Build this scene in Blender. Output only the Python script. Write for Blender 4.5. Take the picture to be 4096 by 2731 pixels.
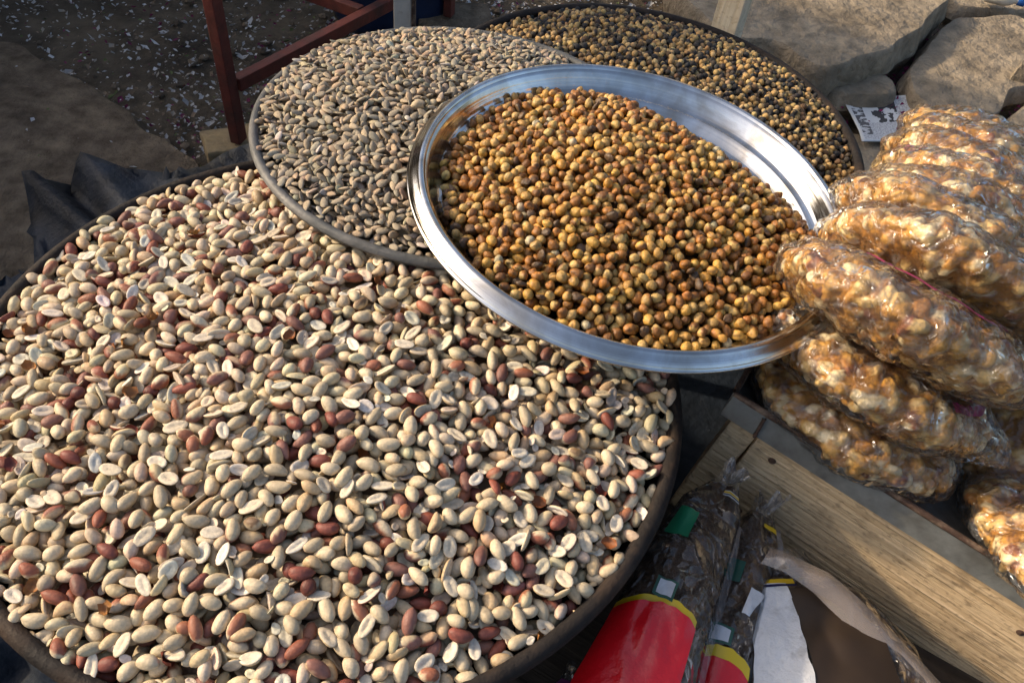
import bpy, math, random
import numpy as np
from mathutils import Matrix, Vector

for o in list(bpy.data.objects):
    bpy.data.objects.remove(o)
SC = bpy.context.scene
COL = SC.collection
rng = np.random.default_rng(11)
random.seed(5)

# ------------------------------------------------------------------ camera
cam = bpy.data.cameras.new('camera')
cam.lens = 28.0
cam.sensor_width = 36.0
cam.clip_start = 0.02
cam.clip_end = 400
CAM_H = 0.85
co = bpy.data.objects.new('camera', cam)
COL.objects.link(co)
CR = np.array([[0.99028554, -0.13904874, 0.0],
               [0.10343309, 0.73663589, -0.66833312],
               [0.09293088, 0.66184062, 0.74386211]])
co.matrix_world = Matrix(((CR[0, 0], CR[0, 1], CR[0, 2], 0), (CR[1, 0], CR[1, 1], CR[1, 2], 0),
                          (CR[2, 0], CR[2, 1], CR[2, 2], CAM_H), (0, 0, 0, 1)))
SC.camera = co

# ------------------------------------------------------------------ sky, sun, exposure
SUN_EL, SUN_AZ = math.radians(27), math.radians(172)   # azimuth: direction TO the sun, from +X counter-clockwise
w = bpy.data.worlds.new('World')
SC.world = w
w.use_nodes = True
nt = w.node_tree
bg = nt.nodes['Background']
sky = nt.nodes.new('ShaderNodeTexSky')
sky.sky_type = 'NISHITA'
sky.sun_disc = False
sky.sun_elevation = SUN_EL
sky.sun_rotation = math.pi / 2 - SUN_AZ
sky.dust_density = 5.0
sky.air_density = 1.0
sky.ozone_density = 1.0
nt.links.new(sky.outputs[0], bg.inputs[0])
bg.inputs[1].default_value = 0.15
sl = bpy.data.lights.new('sun', 'SUN')
sl.energy = 2.9
sl.angle = math.radians(2.0)
sl.color = (1.0, 0.80, 0.55)
so = bpy.data.objects.new('sun', sl)
COL.objects.link(so)
sd = Vector((math.cos(SUN_EL) * math.cos(SUN_AZ), math.cos(SUN_EL) * math.sin(SUN_AZ), math.sin(SUN_EL)))
so.rotation_euler = sd.to_track_quat('Z', 'Y').to_euler()
so.location = sd * 5
SC.view_settings.view_transform = 'Standard'
SC.view_settings.look = 'None'
SC.view_settings.gamma = 1.0
SC.view_settings.use_curve_mapping = False
SC.view_settings.exposure = 0.66
SC.cycles.max_bounces = 6
SC.cycles.use_adaptive_sampling = True
SC.cycles.adaptive_threshold = 0.025
SC.cycles.transparent_max_bounces = 16


# ------------------------------------------------------------------ helpers
def tag(o, label=None, cat=None, group=None, kind=None):
    if label: o['label'] = label
    if cat: o['category'] = cat
    if group: o['group'] = group
    if kind: o['kind'] = kind
    return o


def link(name, data, parent=None):
    o = bpy.data.objects.new(name, data)
    COL.objects.link(o)
    if parent is not None:
        o.parent = parent
    return o


def empty(name, loc=(0, 0, 0), mat=None):
    o = link(name, None)
    if mat is not None:
        o.matrix_world = mat
    else:
        o.location = loc
    o.empty_display_size = 0.05
    return o


def mesh_np(name, V, F, mat, col=None, smooth=True, uv=None):
    """V (n,3), F list of index lists or an (m,3)/(m,4) array"""
    me = bpy.data.meshes.new(name)
    V = np.asarray(V, np.float32)
    if isinstance(F, np.ndarray):
        m, k = F.shape
        me.vertices.add(len(V)); me.vertices.foreach_set('co', V.ravel())
        me.loops.add(m * k); me.loops.foreach_set('vertex_index', F.astype(np.int32).ravel())
        me.polygons.add(m)
        me.polygons.foreach_set('loop_start', (np.arange(m) * k).astype(np.int32))
        me.polygons.foreach_set('loop_total', np.full(m, k, np.int32))
        me.update(calc_edges=True)
    else:
        me.from_pydata([tuple(v) for v in V.tolist()], [], [tuple(f) for f in F])
        me.update()
    if smooth:
        me.polygons.foreach_set('use_smooth', np.ones(len(me.polygons), bool))
    if col is not None:
        a = me.color_attributes.new('col', 'FLOAT_COLOR', 'POINT')
        c = np.ones((len(V), 4), np.float32); c[:, :3] = col
        a.data.foreach_set('color', c.ravel())
    if uv is not None:
        l = me.uv_layers.new(name='UVMap')
        vi = np.empty(len(me.loops), np.int32); me.loops.foreach_get('vertex_index', vi)
        l.data.foreach_set('uv', np.asarray(uv, np.float32)[vi].ravel())
    if mat is not None:
        me.materials.append(mat)
    return me


def grid_faces(nu, nv, wrap_u=False, off=0):
    """verts indexed i*nv+j"""
    I = np.arange(nu if wrap_u else nu - 1); J = np.arange(nv - 1)
    i, j = np.meshgrid(I, J, indexing='ij'); i = i.ravel(); j = j.ravel()
    i2 = (i + 1) % nu
    return np.stack([i * nv + j, i2 * nv + j, i2 * nv + j + 1, i * nv + j + 1], 1) + off


_nk = {}
def sn(P, scale=1.0, seed=0, octs=3):
    """smooth value in about -1..1 from summed sines"""
    key = (seed, octs)
    if key not in _nk:
        r = np.random.default_rng(1000 + seed)
        K = []
        for o in range(octs):
            for _ in range(5):
                d = r.normal(size=3); d /= np.linalg.norm(d)
                K.append((d * (2 ** o) * r.uniform(.7, 1.4), r.uniform(0, 6.28), .5 ** o))
        _nk[key] = K
    P = np.asarray(P, float)
    out = np.zeros(P.shape[:-1]); tot = 0
    for d, ph, a in _nk[key]:
        out += a * np.sin(scale * (P @ d) + ph); tot += a * a
    return out / math.sqrt(tot * .5 * 6)


def box(name, size, mat, parent=None, loc=(0, 0, 0), rot=(0, 0, 0), bev=0.002, rough=0.0, seed=0):
    import bmesh
    bm = bmesh.new()
    bmesh.ops.create_cube(bm, size=1)
    for v in bm.verts:
        v.co.x *= size[0]; v.co.y *= size[1]; v.co.z *= size[2]
    if rough:
        L = max(size)
        for ax in range(3):
            n = int(min(14, size[ax] / (L / 14)))
            if n > 1:
                es = [e for e in bm.edges if abs((e.verts[0].co - e.verts[1].co)[ax]) > size[ax] * .9]
                bmesh.ops.subdivide_edges(bm, edges=es, cuts=n, use_grid_fill=True)
        for v in bm.verts:
            c = np.array(v.co) / max(.02, L * .12)
            v.co += Vector((sn(c, 1, seed), sn(c, 1, seed + 1), sn(c, 1, seed + 2))) * rough
    if bev:
        bmesh.ops.bevel(bm, geom=[e for e in bm.edges if e.calc_face_angle(0) > .8], offset=bev, segments=2, affect='EDGES', profile=.6)
    me = bpy.data.meshes.new(name); bm.to_mesh(me); bm.free()
    me.materials.append(mat)
    o = link(name, me, parent); o.location = loc; o.rotation_euler = rot
    return o


def lathe(name, prof, mat, parent=None, seg=128, wob=0.0, seed=0, ovality=0.0):
    prof = np.array(prof, float)
    th = np.linspace(0, 2 * np.pi, seg, endpoint=False)
    r = prof[None, :, 0] * (1 + ovality * np.cos(2 * th)[:, None])
    V = np.stack([r * np.cos(th)[:, None], r * np.sin(th)[:, None], np.repeat(prof[None, :, 1], seg, 0)], -1)
    if wob:
        q = V.copy(); q[..., 2] = 0
        V[..., 2] += wob * sn(q * 9, 1, seed, 2)
        V[..., :2] *= (1 + (wob * 3) * sn(q * 7, 1, seed + 3, 2))[..., None]
    F = grid_faces(seg, len(prof), True)
    return link(name, mesh_np(name, V.reshape(-1, 3), F, mat), parent)


# ------------------------------------------------------------------ materials
def M(name, color=(.5, .5, .5), rough=.6, metal=0.0, spec=.4, bump=0.0, bscale=60.0, var=0.0, vscale=12.0, color2=None, attr=False, coat=0.0,
      lo=.35, hi=.65, rvar=0.0, detail=5.0, coords='Object'):
    m = bpy.data.materials.new(name); m.use_nodes = True
    n = m.node_tree; b = n.nodes['Principled BSDF']; L = n.links.new
    b.inputs['Roughness'].default_value = rough
    b.inputs['Metallic'].default_value = metal
    b.inputs['Specular IOR Level'].default_value = spec
    b.inputs['Coat Weight'].default_value = coat
    b.inputs['Coat Roughness'].default_value = .12
    if coords == 'Position':
        tc = n.nodes.new('ShaderNodeNewGeometry').outputs['Position']
    else:
        tc = n.nodes.new('ShaderNodeTexCoord').outputs[coords]

    def noise(s, d=detail, r=.6):
        t = n.nodes.new('ShaderNodeTexNoise'); t.inputs['Scale'].default_value = s; t.inputs['Detail'].default_value = d
        t.inputs['Roughness'].default_value = r
        L(tc, t.inputs['Vector']); return t.outputs[0]
    if attr:
        a = n.nodes.new('ShaderNodeAttribute'); a.attribute_name = 'col'; src = a.outputs[0]
    else:
        rgb = n.nodes.new('ShaderNodeRGB'); rgb.outputs[0].default_value = (*color, 1); src = rgb.outputs[0]
    if color2 is not None:
        mr = n.nodes.new('ShaderNodeMapRange'); L(noise(vscale), mr.inputs[0])
        mr.inputs[1].default_value = lo; mr.inputs[2].default_value = hi
        mx = n.nodes.new('ShaderNodeMix'); mx.data_type = 'RGBA'
        L(mr.outputs[0], mx.inputs[0]); L(src, mx.inputs[6]); mx.inputs[7].default_value = (*color2, 1); src = mx.outputs[2]
    if var:
        mr = n.nodes.new('ShaderNodeMapRange'); L(noise(vscale * 3.1, 6), mr.inputs[0])
        mr.inputs[1].default_value = .25; mr.inputs[2].default_value = .75
        mr.inputs[3].default_value = 1 - var; mr.inputs[4].default_value = 1 + var
        mm = n.nodes.new('ShaderNodeVectorMath'); mm.operation = 'SCALE'
        L(src, mm.inputs[0]); L(mr.outputs[0], mm.inputs['Scale']); src = mm.outputs[0]
    L(src, b.inputs['Base Color'])
    if rvar:
        mr = n.nodes.new('ShaderNodeMapRange'); L(noise(vscale * 1.7), mr.inputs[0])
        mr.inputs[1].default_value = .3; mr.inputs[2].default_value = .7
        mr.inputs[3].default_value = max(.03, rough - rvar); mr.inputs[4].default_value = min(1, rough + rvar)
        L(mr.outputs[0], b.inputs['Roughness'])
    if bump:
        bp = n.nodes.new('ShaderNodeBump'); bp.inputs['Strength'].default_value = 1.0; bp.inputs['Distance'].default_value = bump
        L(noise(bscale, 6), bp.inputs['Height']); L(bp.outputs[0], b.inputs['Normal'])
    return m


def film(name, haze=.08, tint=(.95, .95, .95), bscale=90, bump=.004, rough=.08, gl=.55, hazecol=(.8, .8, .82), gmin=.08, crease=.25):
    """clear plastic: mostly see-through, glossy, whitened along its creases"""
    m = bpy.data.materials.new(name); m.use_nodes = True
    n = m.node_tree; n.nodes.clear(); L = n.links.new
    out = n.nodes.new('ShaderNodeOutputMaterial')
    tr = n.nodes.new('ShaderNodeBsdfTransparent'); tr.inputs[0].default_value = (*tint, 1)
    g = n.nodes.new('ShaderNodeBsdfGlossy'); g.inputs['Roughness'].default_value = rough
    df = n.nodes.new('ShaderNodeBsdfDiffuse'); df.inputs[0].default_value = (*hazecol, 1)
    tc = n.nodes.new('ShaderNodeTexCoord')

    def mth(op, a, b=None):
        q = n.nodes.new('ShaderNodeMath'); q.operation = op
        for k, v in ((0, a), (1, b)):
            if v is None: continue
            if isinstance(v, (int, float)): q.inputs[k].default_value = v
            else: L(v, q.inputs[k])
        return q.outputs[0]

    def ridge(sc, dist):
        nz = n.nodes.new('ShaderNodeTexNoise'); nz.inputs['Scale'].default_value = sc; nz.inputs['Detail'].default_value = 2
        nz.inputs['Distortion'].default_value = dist
        L(tc.outputs['Object'], nz.inputs['Vector'])
        return mth('SUBTRACT', 1.0, mth('MULTIPLY', mth('ABSOLUTE', mth('SUBTRACT', nz.outputs[0], .5)), 5.0))
    r1 = ridge(bscale, .8); r2 = ridge(bscale * 2.3, .5)
    hgt = mth('ADD', r1, mth('MULTIPLY', r2, .45))
    bp = n.nodes.new('ShaderNodeBump'); bp.inputs['Distance'].default_value = bump; bp.inputs['Strength'].default_value = 1
    L(hgt, bp.inputs['Height']); L(bp.outputs[0], g.inputs['Normal'])
    fr = n.nodes.new('ShaderNodeFresnel'); fr.inputs[0].default_value = 1.45; L(bp.outputs[0], fr.inputs['Normal'])
    mr = n.nodes.new('ShaderNodeMapRange'); L(fr.outputs[0], mr.inputs[0])
    mr.inputs[1].default_value = .03; mr.inputs[2].default_value = .6; mr.inputs[3].default_value = gmin; mr.inputs[4].default_value = gl
    cr = n.nodes.new('ShaderNodeMapRange'); L(r1, cr.inputs[0]); cr.inputs[1].default_value = .84; cr.inputs[2].default_value = 1.0
    cr.inputs[3].default_value = haze; cr.inputs[4].default_value = haze + crease
    m1 = n.nodes.new('ShaderNodeMixShader'); L(cr.outputs[0], m1.inputs[0]); L(tr.outputs[0], m1.inputs[1]); L(df.outputs[0], m1.inputs[2])
    m2 = n.nodes.new('ShaderNodeMixShader'); L(mr.outputs[0], m2.inputs[0]); L(m1.outputs[0], m2.inputs[1]); L(g.outputs[0], m2.inputs[2])
    L(m2.outputs[0], out.inputs[0])
    return m


MT = {}
MT['nut'] = M('peanut_kernel', attr=True, rough=.5, spec=.35, var=.22, vscale=120, bump=.0005, bscale=500, coords='Position')
MT['chick'] = M('roasted_chickpea', attr=True, rough=.42, spec=.5, var=.45, vscale=110, bump=.0013, bscale=330, coords='Position')
MT['seed'] = M('dusty_seed', attr=True, rough=.75, spec=.25, var=.22, vscale=140, bump=.0004, bscale=700, coords='Position')
MT['pan'] = M('black_iron', (.014, .011, .010), .72, .0, .25, bump=.0012, bscale=220, color2=(.055, .034, .022), vscale=22, lo=.5, hi=.75, var=.3, rvar=.15)
MT['pan_grey'] = M('grey_worn_iron', (.085, .088, .09), .6, .25, .4, bump=.001, bscale=200, color2=(.16, .155, .15), vscale=18, lo=.45, hi=.7, var=.25, rvar=.12)
MT['galv'] = M('galvanised_sheet', (.20, .21, .205), .5, .35, .4, bump=.0006, bscale=120, color2=(.115, .115, .108), vscale=16, lo=.42, hi=.62, var=.22, rvar=.14)
MT['rust'] = M('rusty_edge', (.06, .035, .025), .8, .0, .3, bump=.001, bscale=300, color2=(.17, .12, .085), vscale=60, lo=.5, hi=.65, var=.3)
MT['red_paint'] = M('red_oxide_paint', (.115, .026, .018), .62, .0, .35, bump=.0008, bscale=160, color2=(.055, .022, .017), vscale=25, lo=.45, hi=.7, var=.25)
MT['dirt'] = M('trodden_dirt', (.11, .088, .062), .95, 0, .15, bump=.012, bscale=30, color2=(.055, .045, .034), vscale=6, var=.45, detail=8)
MT['slab'] = M('dusty_concrete', (.20, .155, .108), .95, 0, .1, bump=.008, bscale=150, color2=(.105, .082, .060), vscale=11, var=.55, detail=9)
MT['stone'] = M('sandstone', (.30, .245, .175), .92, 0, .15, bump=.022, bscale=30, color2=(.175, .142, .102), vscale=9, var=.34, lo=.38, hi=.66, detail=8)
MT['brick'] = M('yellow_sandstone', (.34, .25, .13), .9, 0, .2, bump=.004, bscale=60, color2=(.22, .17, .11), vscale=18, var=.2)
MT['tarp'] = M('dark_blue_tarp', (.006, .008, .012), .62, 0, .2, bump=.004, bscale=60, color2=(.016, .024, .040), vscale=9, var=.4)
MT['white_paint'] = M('chipped_white_paint', (.52, .49, .43), .6, 0, .4, bump=.001, bscale=90, color2=(.2, .14, .09), vscale=20, lo=.58, hi=.66, var=.1)
MT['blue'] = M('blue_plastic', (.006, .014, .045), .4, 0, .5, bump=.003, bscale=20, color2=(.012, .028, .075), vscale=8, var=.3)
MT['litter'] = M('litter_flake', attr=True, rough=.8, spec=.2, var=.15, vscale=60, coords='Position')
MT['brittle'] = M('caramel_brittle', attr=True, rough=.30, spec=.5, var=.30, vscale=55, bump=.0016, bscale=230, coat=.12)
MT['wrap'] = film('clear_wrap', .02, tint=(.99, .99, .99), bscale=26, bump=.005, rough=.05, gl=.75, gmin=.04, crease=.07)
MT['cello'] = film('crinkled_cellophane', .03, bscale=16, bump=.012, rough=.06, gl=.8, gmin=.05, hazecol=(.62, .58, .55), crease=.03)
MT['milky'] = film('milky_film', .45, bscale=14, bump=.003, rough=.22, gl=.4, hazecol=(.40, .33, .28), crease=.0)
MT['frost'] = film('frosted_film_end', .14, bscale=16, bump=.004, rough=.10, gl=.6, hazecol=(.55, .54, .58), gmin=.06, crease=.06)
MT['date'] = M('brown_packed_food', (.070, .034, .013), .5, 0, .4, bump=.006, bscale=90, color2=(.13, .07, .03), vscale=26, var=.5)
MT['pink'] = M('pink_paper', (.38, .02, .11), .45, 0, .5, var=.15)
MT['redlabel'] = M('glossy_red_print', (.62, .006, .012), .28, 0, .5, bump=.003, bscale=40, var=.06, coat=.4)
MT['yellow'] = M('yellow_print', (.62, .42, .012), .38, 0, .5, var=.08)
MT['green'] = M('green_print', (.012, .17, .075), .4, 0, .5, var=.1)
MT['darkgreen'] = M('dark_green_print', (.006, .07, .045), .4, 0, .5, var=.1)
MT['white_print'] = M('white_print', (.52, .53, .55), .45, 0, .4, bump=.003, bscale=60, color2=(.24, .22, .21), vscale=26, lo=.55, hi=.7, var=.1)
MT['navy'] = M('navy_print', (.012, .012, .06), .4, 0, .4)
MT['maroon'] = M('maroon_print', (.22, .008, .025), .4, 0, .4)
MT['brown_label'] = M('brown_print', (.040, .024, .012), .5, 0, .4, color2=(.025, .015, .008), vscale=8, var=.1)
MT['violet'] = M('violet_print', (.12, .02, .10), .3, 0, .5, color2=(.3, .2, .3), vscale=30, lo=.5, hi=.7, coat=.3)


def wood_mat(name, c1, c2, c3, stretch=(4, 60, 60), stains=True):
    m = bpy.data.materials.new(name); m.use_nodes = True
    n = m.node_tree; b = n.nodes['Principled BSDF']; L = n.links.new
    tc = n.nodes.new('ShaderNodeTexCoord')
    mp = n.nodes.new('ShaderNodeMapping'); mp.inputs['Scale'].default_value = stretch
    L(tc.outputs['Object'], mp.inputs[0])
    nz = n.nodes.new('ShaderNodeTexNoise'); nz.inputs['Scale'].default_value = 2.2; nz.inputs['Detail'].default_value = 7; nz.inputs['Distortion'].default_value = .4
    L(mp.outputs[0], nz.inputs[0])
    cr = n.nodes.new('ShaderNodeValToRGB')
    cr.color_ramp.elements[0].position = .3; cr.color_ramp.elements[0].color = (*c2, 1)
    cr.color_ramp.elements[1].position = .66; cr.color_ramp.elements[1].color = (*c1, 1)
    L(nz.outputs[0], cr.inputs[0]); src = cr.outputs[0]
    if stains:
        for sc, lo, hi, st in ((8, .48, .74, .50), (38, .55, .72, .55), (150, .55, .70, .55)):
            mp2 = n.nodes.new('ShaderNodeMapping'); mp2.inputs['Scale'].default_value = (1, 1.6, 1.6); L(tc.outputs['Object'], mp2.inputs[0])
            n2 = n.nodes.new('ShaderNodeTexNoise'); n2.inputs['Scale'].default_value = sc; n2.inputs['Detail'].default_value = 8; L(mp2.outputs[0], n2.inputs[0])
            mr = n.nodes.new('ShaderNodeMapRange'); L(n2.outputs[0], mr.inputs[0]); mr.inputs[1].default_value = lo; mr.inputs[2].default_value = hi
            mr.inputs[4].default_value = st
            mx = n.nodes.new('ShaderNodeMix'); mx.data_type = 'RGBA'; L(mr.outputs[0], mx.inputs[0]); L(src, mx.inputs[6]); mx.inputs[7].default_value = (*c3, 1)
            src = mx.outputs[2]
    L(src, b.inputs['Base Color'])
    b.inputs['Roughness'].default_value = .75; b.inputs['Specular IOR Level'].default_value = .25
    bp = n.nodes.new('ShaderNodeBump'); bp.inputs['Distance'].default_value = .003
    L(nz.outputs[0], bp.inputs['Height']); L(bp.outputs[0], b.inputs['Normal'])
    return m


MT['wood'] = wood_mat('pale_crate_wood', (.60, .45, .28), (.40, .28, .155), (.13, .092, .056), (6, 130, 130))
MT['wood_dark'] = wood_mat('dark_bench_wood', (.055, .04, .028), (.03, .022, .016), (.02, .015, .01))
MT['stake'] = wood_mat('cream_stake_wood', (.74, .66, .50), (.60, .50, .34), (.40, .30, .18), (60, 60, 4))


def steel_mat():
    m = bpy.data.materials.new('worn_steel'); m.use_nodes = True
    n = m.node_tree; b = n.nodes['Principled BSDF']; L = n.links.new
    b.inputs['Metallic'].default_value = 1
    tc = n.nodes.new('ShaderNodeTexCoord')

    def nz(s, d=5, dist=0):
        t = n.nodes.new('ShaderNodeTexNoise'); t.inputs['Scale'].default_value = s; t.inputs['Detail'].default_value = d; t.inputs['Distortion'].default_value = dist
        L(tc.outputs['Object'], t.inputs[0]); return t.outputs[0]
    mr = n.nodes.new('ShaderNodeMapRange'); L(nz(14, 7), mr.inputs[0]); mr.inputs[1].default_value = .35; mr.inputs[2].default_value = .7
    mr.inputs[3].default_value = .07; mr.inputs[4].default_value = .26
    L(mr.outputs[0], b.inputs['Roughness'])
    cr = n.nodes.new('ShaderNodeValToRGB'); L(nz(24, 8, .6), cr.inputs[0])
    cr.color_ramp.elements[0].position = .38; cr.color_ramp.elements[0].color = (.62, .62, .62, 1)
    cr.color_ramp.elements[1].position = .68; cr.color_ramp.elements[1].color = (.36, .32, .27, 1)
    L(cr.outputs[0], b.inputs['Base Color'])
    # fine brushed rings: noise on radius
    sp = n.nodes.new('ShaderNodeSeparateXYZ'); L(tc.outputs['Object'], sp.inputs[0])
    ln = n.nodes.new('ShaderNodeVectorMath'); ln.operation = 'LENGTH'; L(tc.outputs['Object'], ln.inputs[0])
    t = n.nodes.new('ShaderNodeTexNoise'); t.noise_dimensions = '1D'; t.inputs['Scale'].default_value = 900; t.inputs['Detail'].default_value = 3
    L(ln.outputs['Value'], t.inputs['W'])
    bp = n.nodes.new('ShaderNodeBump'); bp.inputs['Distance'].default_value = .00012; L(t.outputs[0], bp.inputs['Height'])
    bp2 = n.nodes.new('ShaderNodeBump'); bp2.inputs['Distance'].default_value = .0005; L(nz(18, 3), bp2.inputs['Height']); L(bp.outputs[0], bp2.inputs['Normal'])
    L(bp2.outputs[0], b.inputs['Normal'])
    return m


MT['steel'] = steel_mat()


def news_mat():
    m = bpy.data.materials.new('newsprint'); m.use_nodes = True
    n = m.node_tree; b = n.nodes['Principled BSDF']; L = n.links.new
    b.inputs['Roughness'].default_value = .85
    tc = n.nodes.new('ShaderNodeTexCoord')
    src = None
    base = n.nodes.new('ShaderNodeRGB'); base.outputs[0].default_value = (.52, .53, .53, 1); src = base.outputs[0]
    # small type: rows of broken dashes
    for (sx, sy, thr, x0, x1, y0, y1, dark) in ((46, 70, .50, .06, .95, .05, .42, .30), (46, 70, .50, .62, .95, .42, .95, .30), (9, 7, .50, .30, .62, .40, .95, .04), (6, 14, .48, .05, .20, .1, .95, .08)):
        mp = n.nodes.new('ShaderNodeMapping'); mp.inputs['Scale'].default_value = (sx, sy, 1); L(tc.outputs['UV'], mp.inputs[0])
        vo = n.nodes.new('ShaderNodeTexNoise'); vo.inputs['Scale'].default_value = 1.0; vo.inputs['Detail'].default_value = 2; L(mp.outputs[0], vo.inputs[0])
        g = n.nodes.new('ShaderNodeMath'); g.operation = 'GREATER_THAN'; g.inputs[1].default_value = thr; L(vo.outputs[0], g.inputs[0])
        sp = n.nodes.new('ShaderNodeSeparateXYZ'); L(tc.outputs['UV'], sp.inputs[0])
        cur = g.outputs[0]
        for ax, lim, op in ((0, x0, 'GREATER_THAN'), (0, x1, 'LESS_THAN'), (1, y0, 'GREATER_THAN'), (1, y1, 'LESS_THAN')):
            c = n.nodes.new('ShaderNodeMath'); c.operation = op; c.inputs[1].default_value = lim; L(sp.outputs[ax], c.inputs[0])
            mu = n.nodes.new('ShaderNodeMath'); mu.operation = 'MULTIPLY'; L(cur, mu.inputs[0]); L(c.outputs[0], mu.inputs[1]); cur = mu.outputs[0]
        mx = n.nodes.new('ShaderNodeMix'); mx.data_type = 'RGBA'; L(cur, mx.inputs[0]); L(src, mx.inputs[6]); mx.inputs[7].default_value = (dark, dark, dark * 1.05, 1); src = mx.outputs[2]
    L(src, b.inputs['Base Color'])
    return m


MT['news'] = news_mat()

# ------------------------------------------------------------------ ground and paving
def build_ground():
    fine = np.arange(-1.9, 1.901, .02)
    far = np.array([3, 5, 9, 16, 30, 60.])
    ax = np.concatenate([-far[::-1], fine, far]); ay = np.concatenate([1 - far[::-1] - .9, fine + 1.0, 1 + far + .9])
    X, Y = np.meshgrid(ax, ay, indexing='ij')
    P = np.stack([X, Y, 0 * X], -1)
    Z = .010 * sn(P * 5, 1, 21, 3) + .005 * sn(P * 28, 1, 22, 3) - .008
    P[..., 2] = np.where((abs(X) < 2) & (abs(Y - 1) < 2), Z, -.01)
    F = grid_faces(len(ax), len(ay))
    o = link('ground', mesh_np('ground', P.reshape(-1, 3), F, MT['dirt']))
    tag(o, 'trodden brown dirt ground littered with peelings', kind='structure')
    return o


ground = build_ground()


def flat_stone(name, poly, ztop, zbot, mat, parent, seed, rnd=.02, rough=.012, tilt=(0, 0)):
    """stone slab with an uneven top, chipped edges and broken sides"""
    poly = np.array(poly, float)
    c = poly.mean(0)
    pts = []
    n = len(poly)
    for i in range(n):
        a, b = poly[i], poly[(i + 1) % n]
        k = max(2, int(np.linalg.norm(b - a) / .022))
        for t in np.arange(k) / k:
            pts.append(a + (b - a) * t)
    pts = np.array(pts)
    for _ in range(1):
        pts = .5 * pts + .25 * (np.roll(pts, 1, 0) + np.roll(pts, -1, 0))
    q3 = np.c_[pts, np.full(len(pts), seed * 1.3)]
    nrm = pts - c; nrm /= np.linalg.norm(nrm, axis=1)[:, None]
    pts = pts + nrm * (rough * sn(q3 * 30, 1, seed, 3))[:, None]
    rings = []
    h = ztop - zbot
    for sc, dz, off in ((0, 0, 0), (.25, 0, 0), (.5, 0, 0), (.72, 0, 0), (.88, 0, 0), (1, -.0005, -.007), (1, -.003, -.004), (1, -.010, -.001), (1, -.45 * h, .008), (1, -.75 * h, -.006), (1, -h, -.012)):
        p = c + (pts - c) * sc + nrm * off * (1 if sc == 1 else 0) * 1
        z = np.full(len(pts), ztop + dz)
        P = np.c_[p, z]
        z = z + (rough * .16 * sn(P * 9, 1, seed + 5, 3) + rough * .12 * sn(P * 60, 1, seed + 6, 2)) * (1 if dz > -.03 else .4)
        z = z + (p - c) @ np.array(tilt)
        P[:, 2] = z
        if sc == 1 and dz < -.01:
            P[:, :2] += nrm * (rough * .9 * sn(P * 45, 1, seed + 7, 3))[:, None]
        rings.append(P)
    V = np.stack(rings, 1)
    F = grid_faces(len(pts), len(rings), True)
    me = mesh_np(name, V.reshape(-1, 3), F[:, ::-1].copy(), mat)
    me.set_sharp_from_angle(angle=math.radians(28))
    o = link(name, me, parent)
    return o


flat_stone('paving_stone', [(.235, 1.80), (.262, 1.70), (.30, 1.64), (.362, 1.57), (.403, 1.578), (.458, 1.558), (.495, 1.502), (.533, 1.499), (.598, 1.548), (.681, 1.606), (.77, 1.716), (.90, 1.92), (.80, 2.2), (.45, 2.25), (.25, 2.05)], .105, -.02, MT['stone'], ground, 31, rough=.012)
flat_stone('paving_stone', [(.553, 1.545), (.60, 1.605), (.65, 1.625), (.715, 1.62), (.722, 1.57), (.712, 1.53), (.63, 1.508), (.567, 1.508)], .050, -.02, MT['stone'], ground, 33, rough=.008)
flat_stone('paving_stone', [(.735, 1.62), (.841, 1.80), (.935, 1.93), (1.10, 1.99), (1.16, 1.80), (1.05, 1.66), (.955, 1.585), (.90, 1.50), (.85, 1.45), (.77, 1.47), (.735, 1.51)], .06, -.02, MT['stone'], ground, 35, rough=.010, tilt=(.02, -.01))
flat_stone('paving_stone', [(1.00, 1.585), (.93, 1.50), (.875, 1.43), (.86, 1.33), (.95, 1.2), (1.2, 1.2), (1.3, 1.5), (1.15, 1.62)], .07, -.02, MT['stone'], ground, 37, rough=.010)
flat_stone('paving_stone', [(.955, 1.635), (1.0, 1.70), (1.06, 1.69), (1.03, 1.635)], .095, -.02, MT['stone'], ground, 39, rough=.006)
flat_stone('paving_stone', [(.96, 2.0), (.90, 2.2), (1.0, 2.5), (1.4, 2.5), (1.5, 2.1), (1.15, 2.04)], .05, -.02, MT['stone'], ground, 41, rough=.012)
flat_stone('paving_stone', [(.20, 1.62), (.255, 1.60), (.262, 1.55), (.34, 1.49), (.30, 1.42), (.21, 1.44), (.16, 1.52)], .05, -.02, MT['stone'], ground, 43, rough=.012)
flat_stone('paving_stone', [(.40, 1.45), (.46, 1.50), (.50, 1.45), (.49, 1.38), (.42, 1.37)], .03, -.02, MT['stone'], ground, 45, rough=.010)
flat_stone('paving_stone', [(.52, 1.20), (.48, 1.33), (.56, 1.43), (.70, 1.44), (.84, 1.40), (.84, 1.22), (.70, 1.10)], .012, -.03, MT['stone'], ground, 47, rough=.006)
slab = flat_stone('concrete_slab', [(-1.25, 1.30), (-1.045, 1.326), (-1.005, 1.330), (-.879, 1.243), (-.76, 1.19), (-.638, 1.105), (-.54, 1.04), (-.45, .90), (-.5, .55), (-.8, .3), (-1.3, .4), (-1.5, 1.0)], .018, -.03, MT['slab'], ground, 51, rough=.012)


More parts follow.
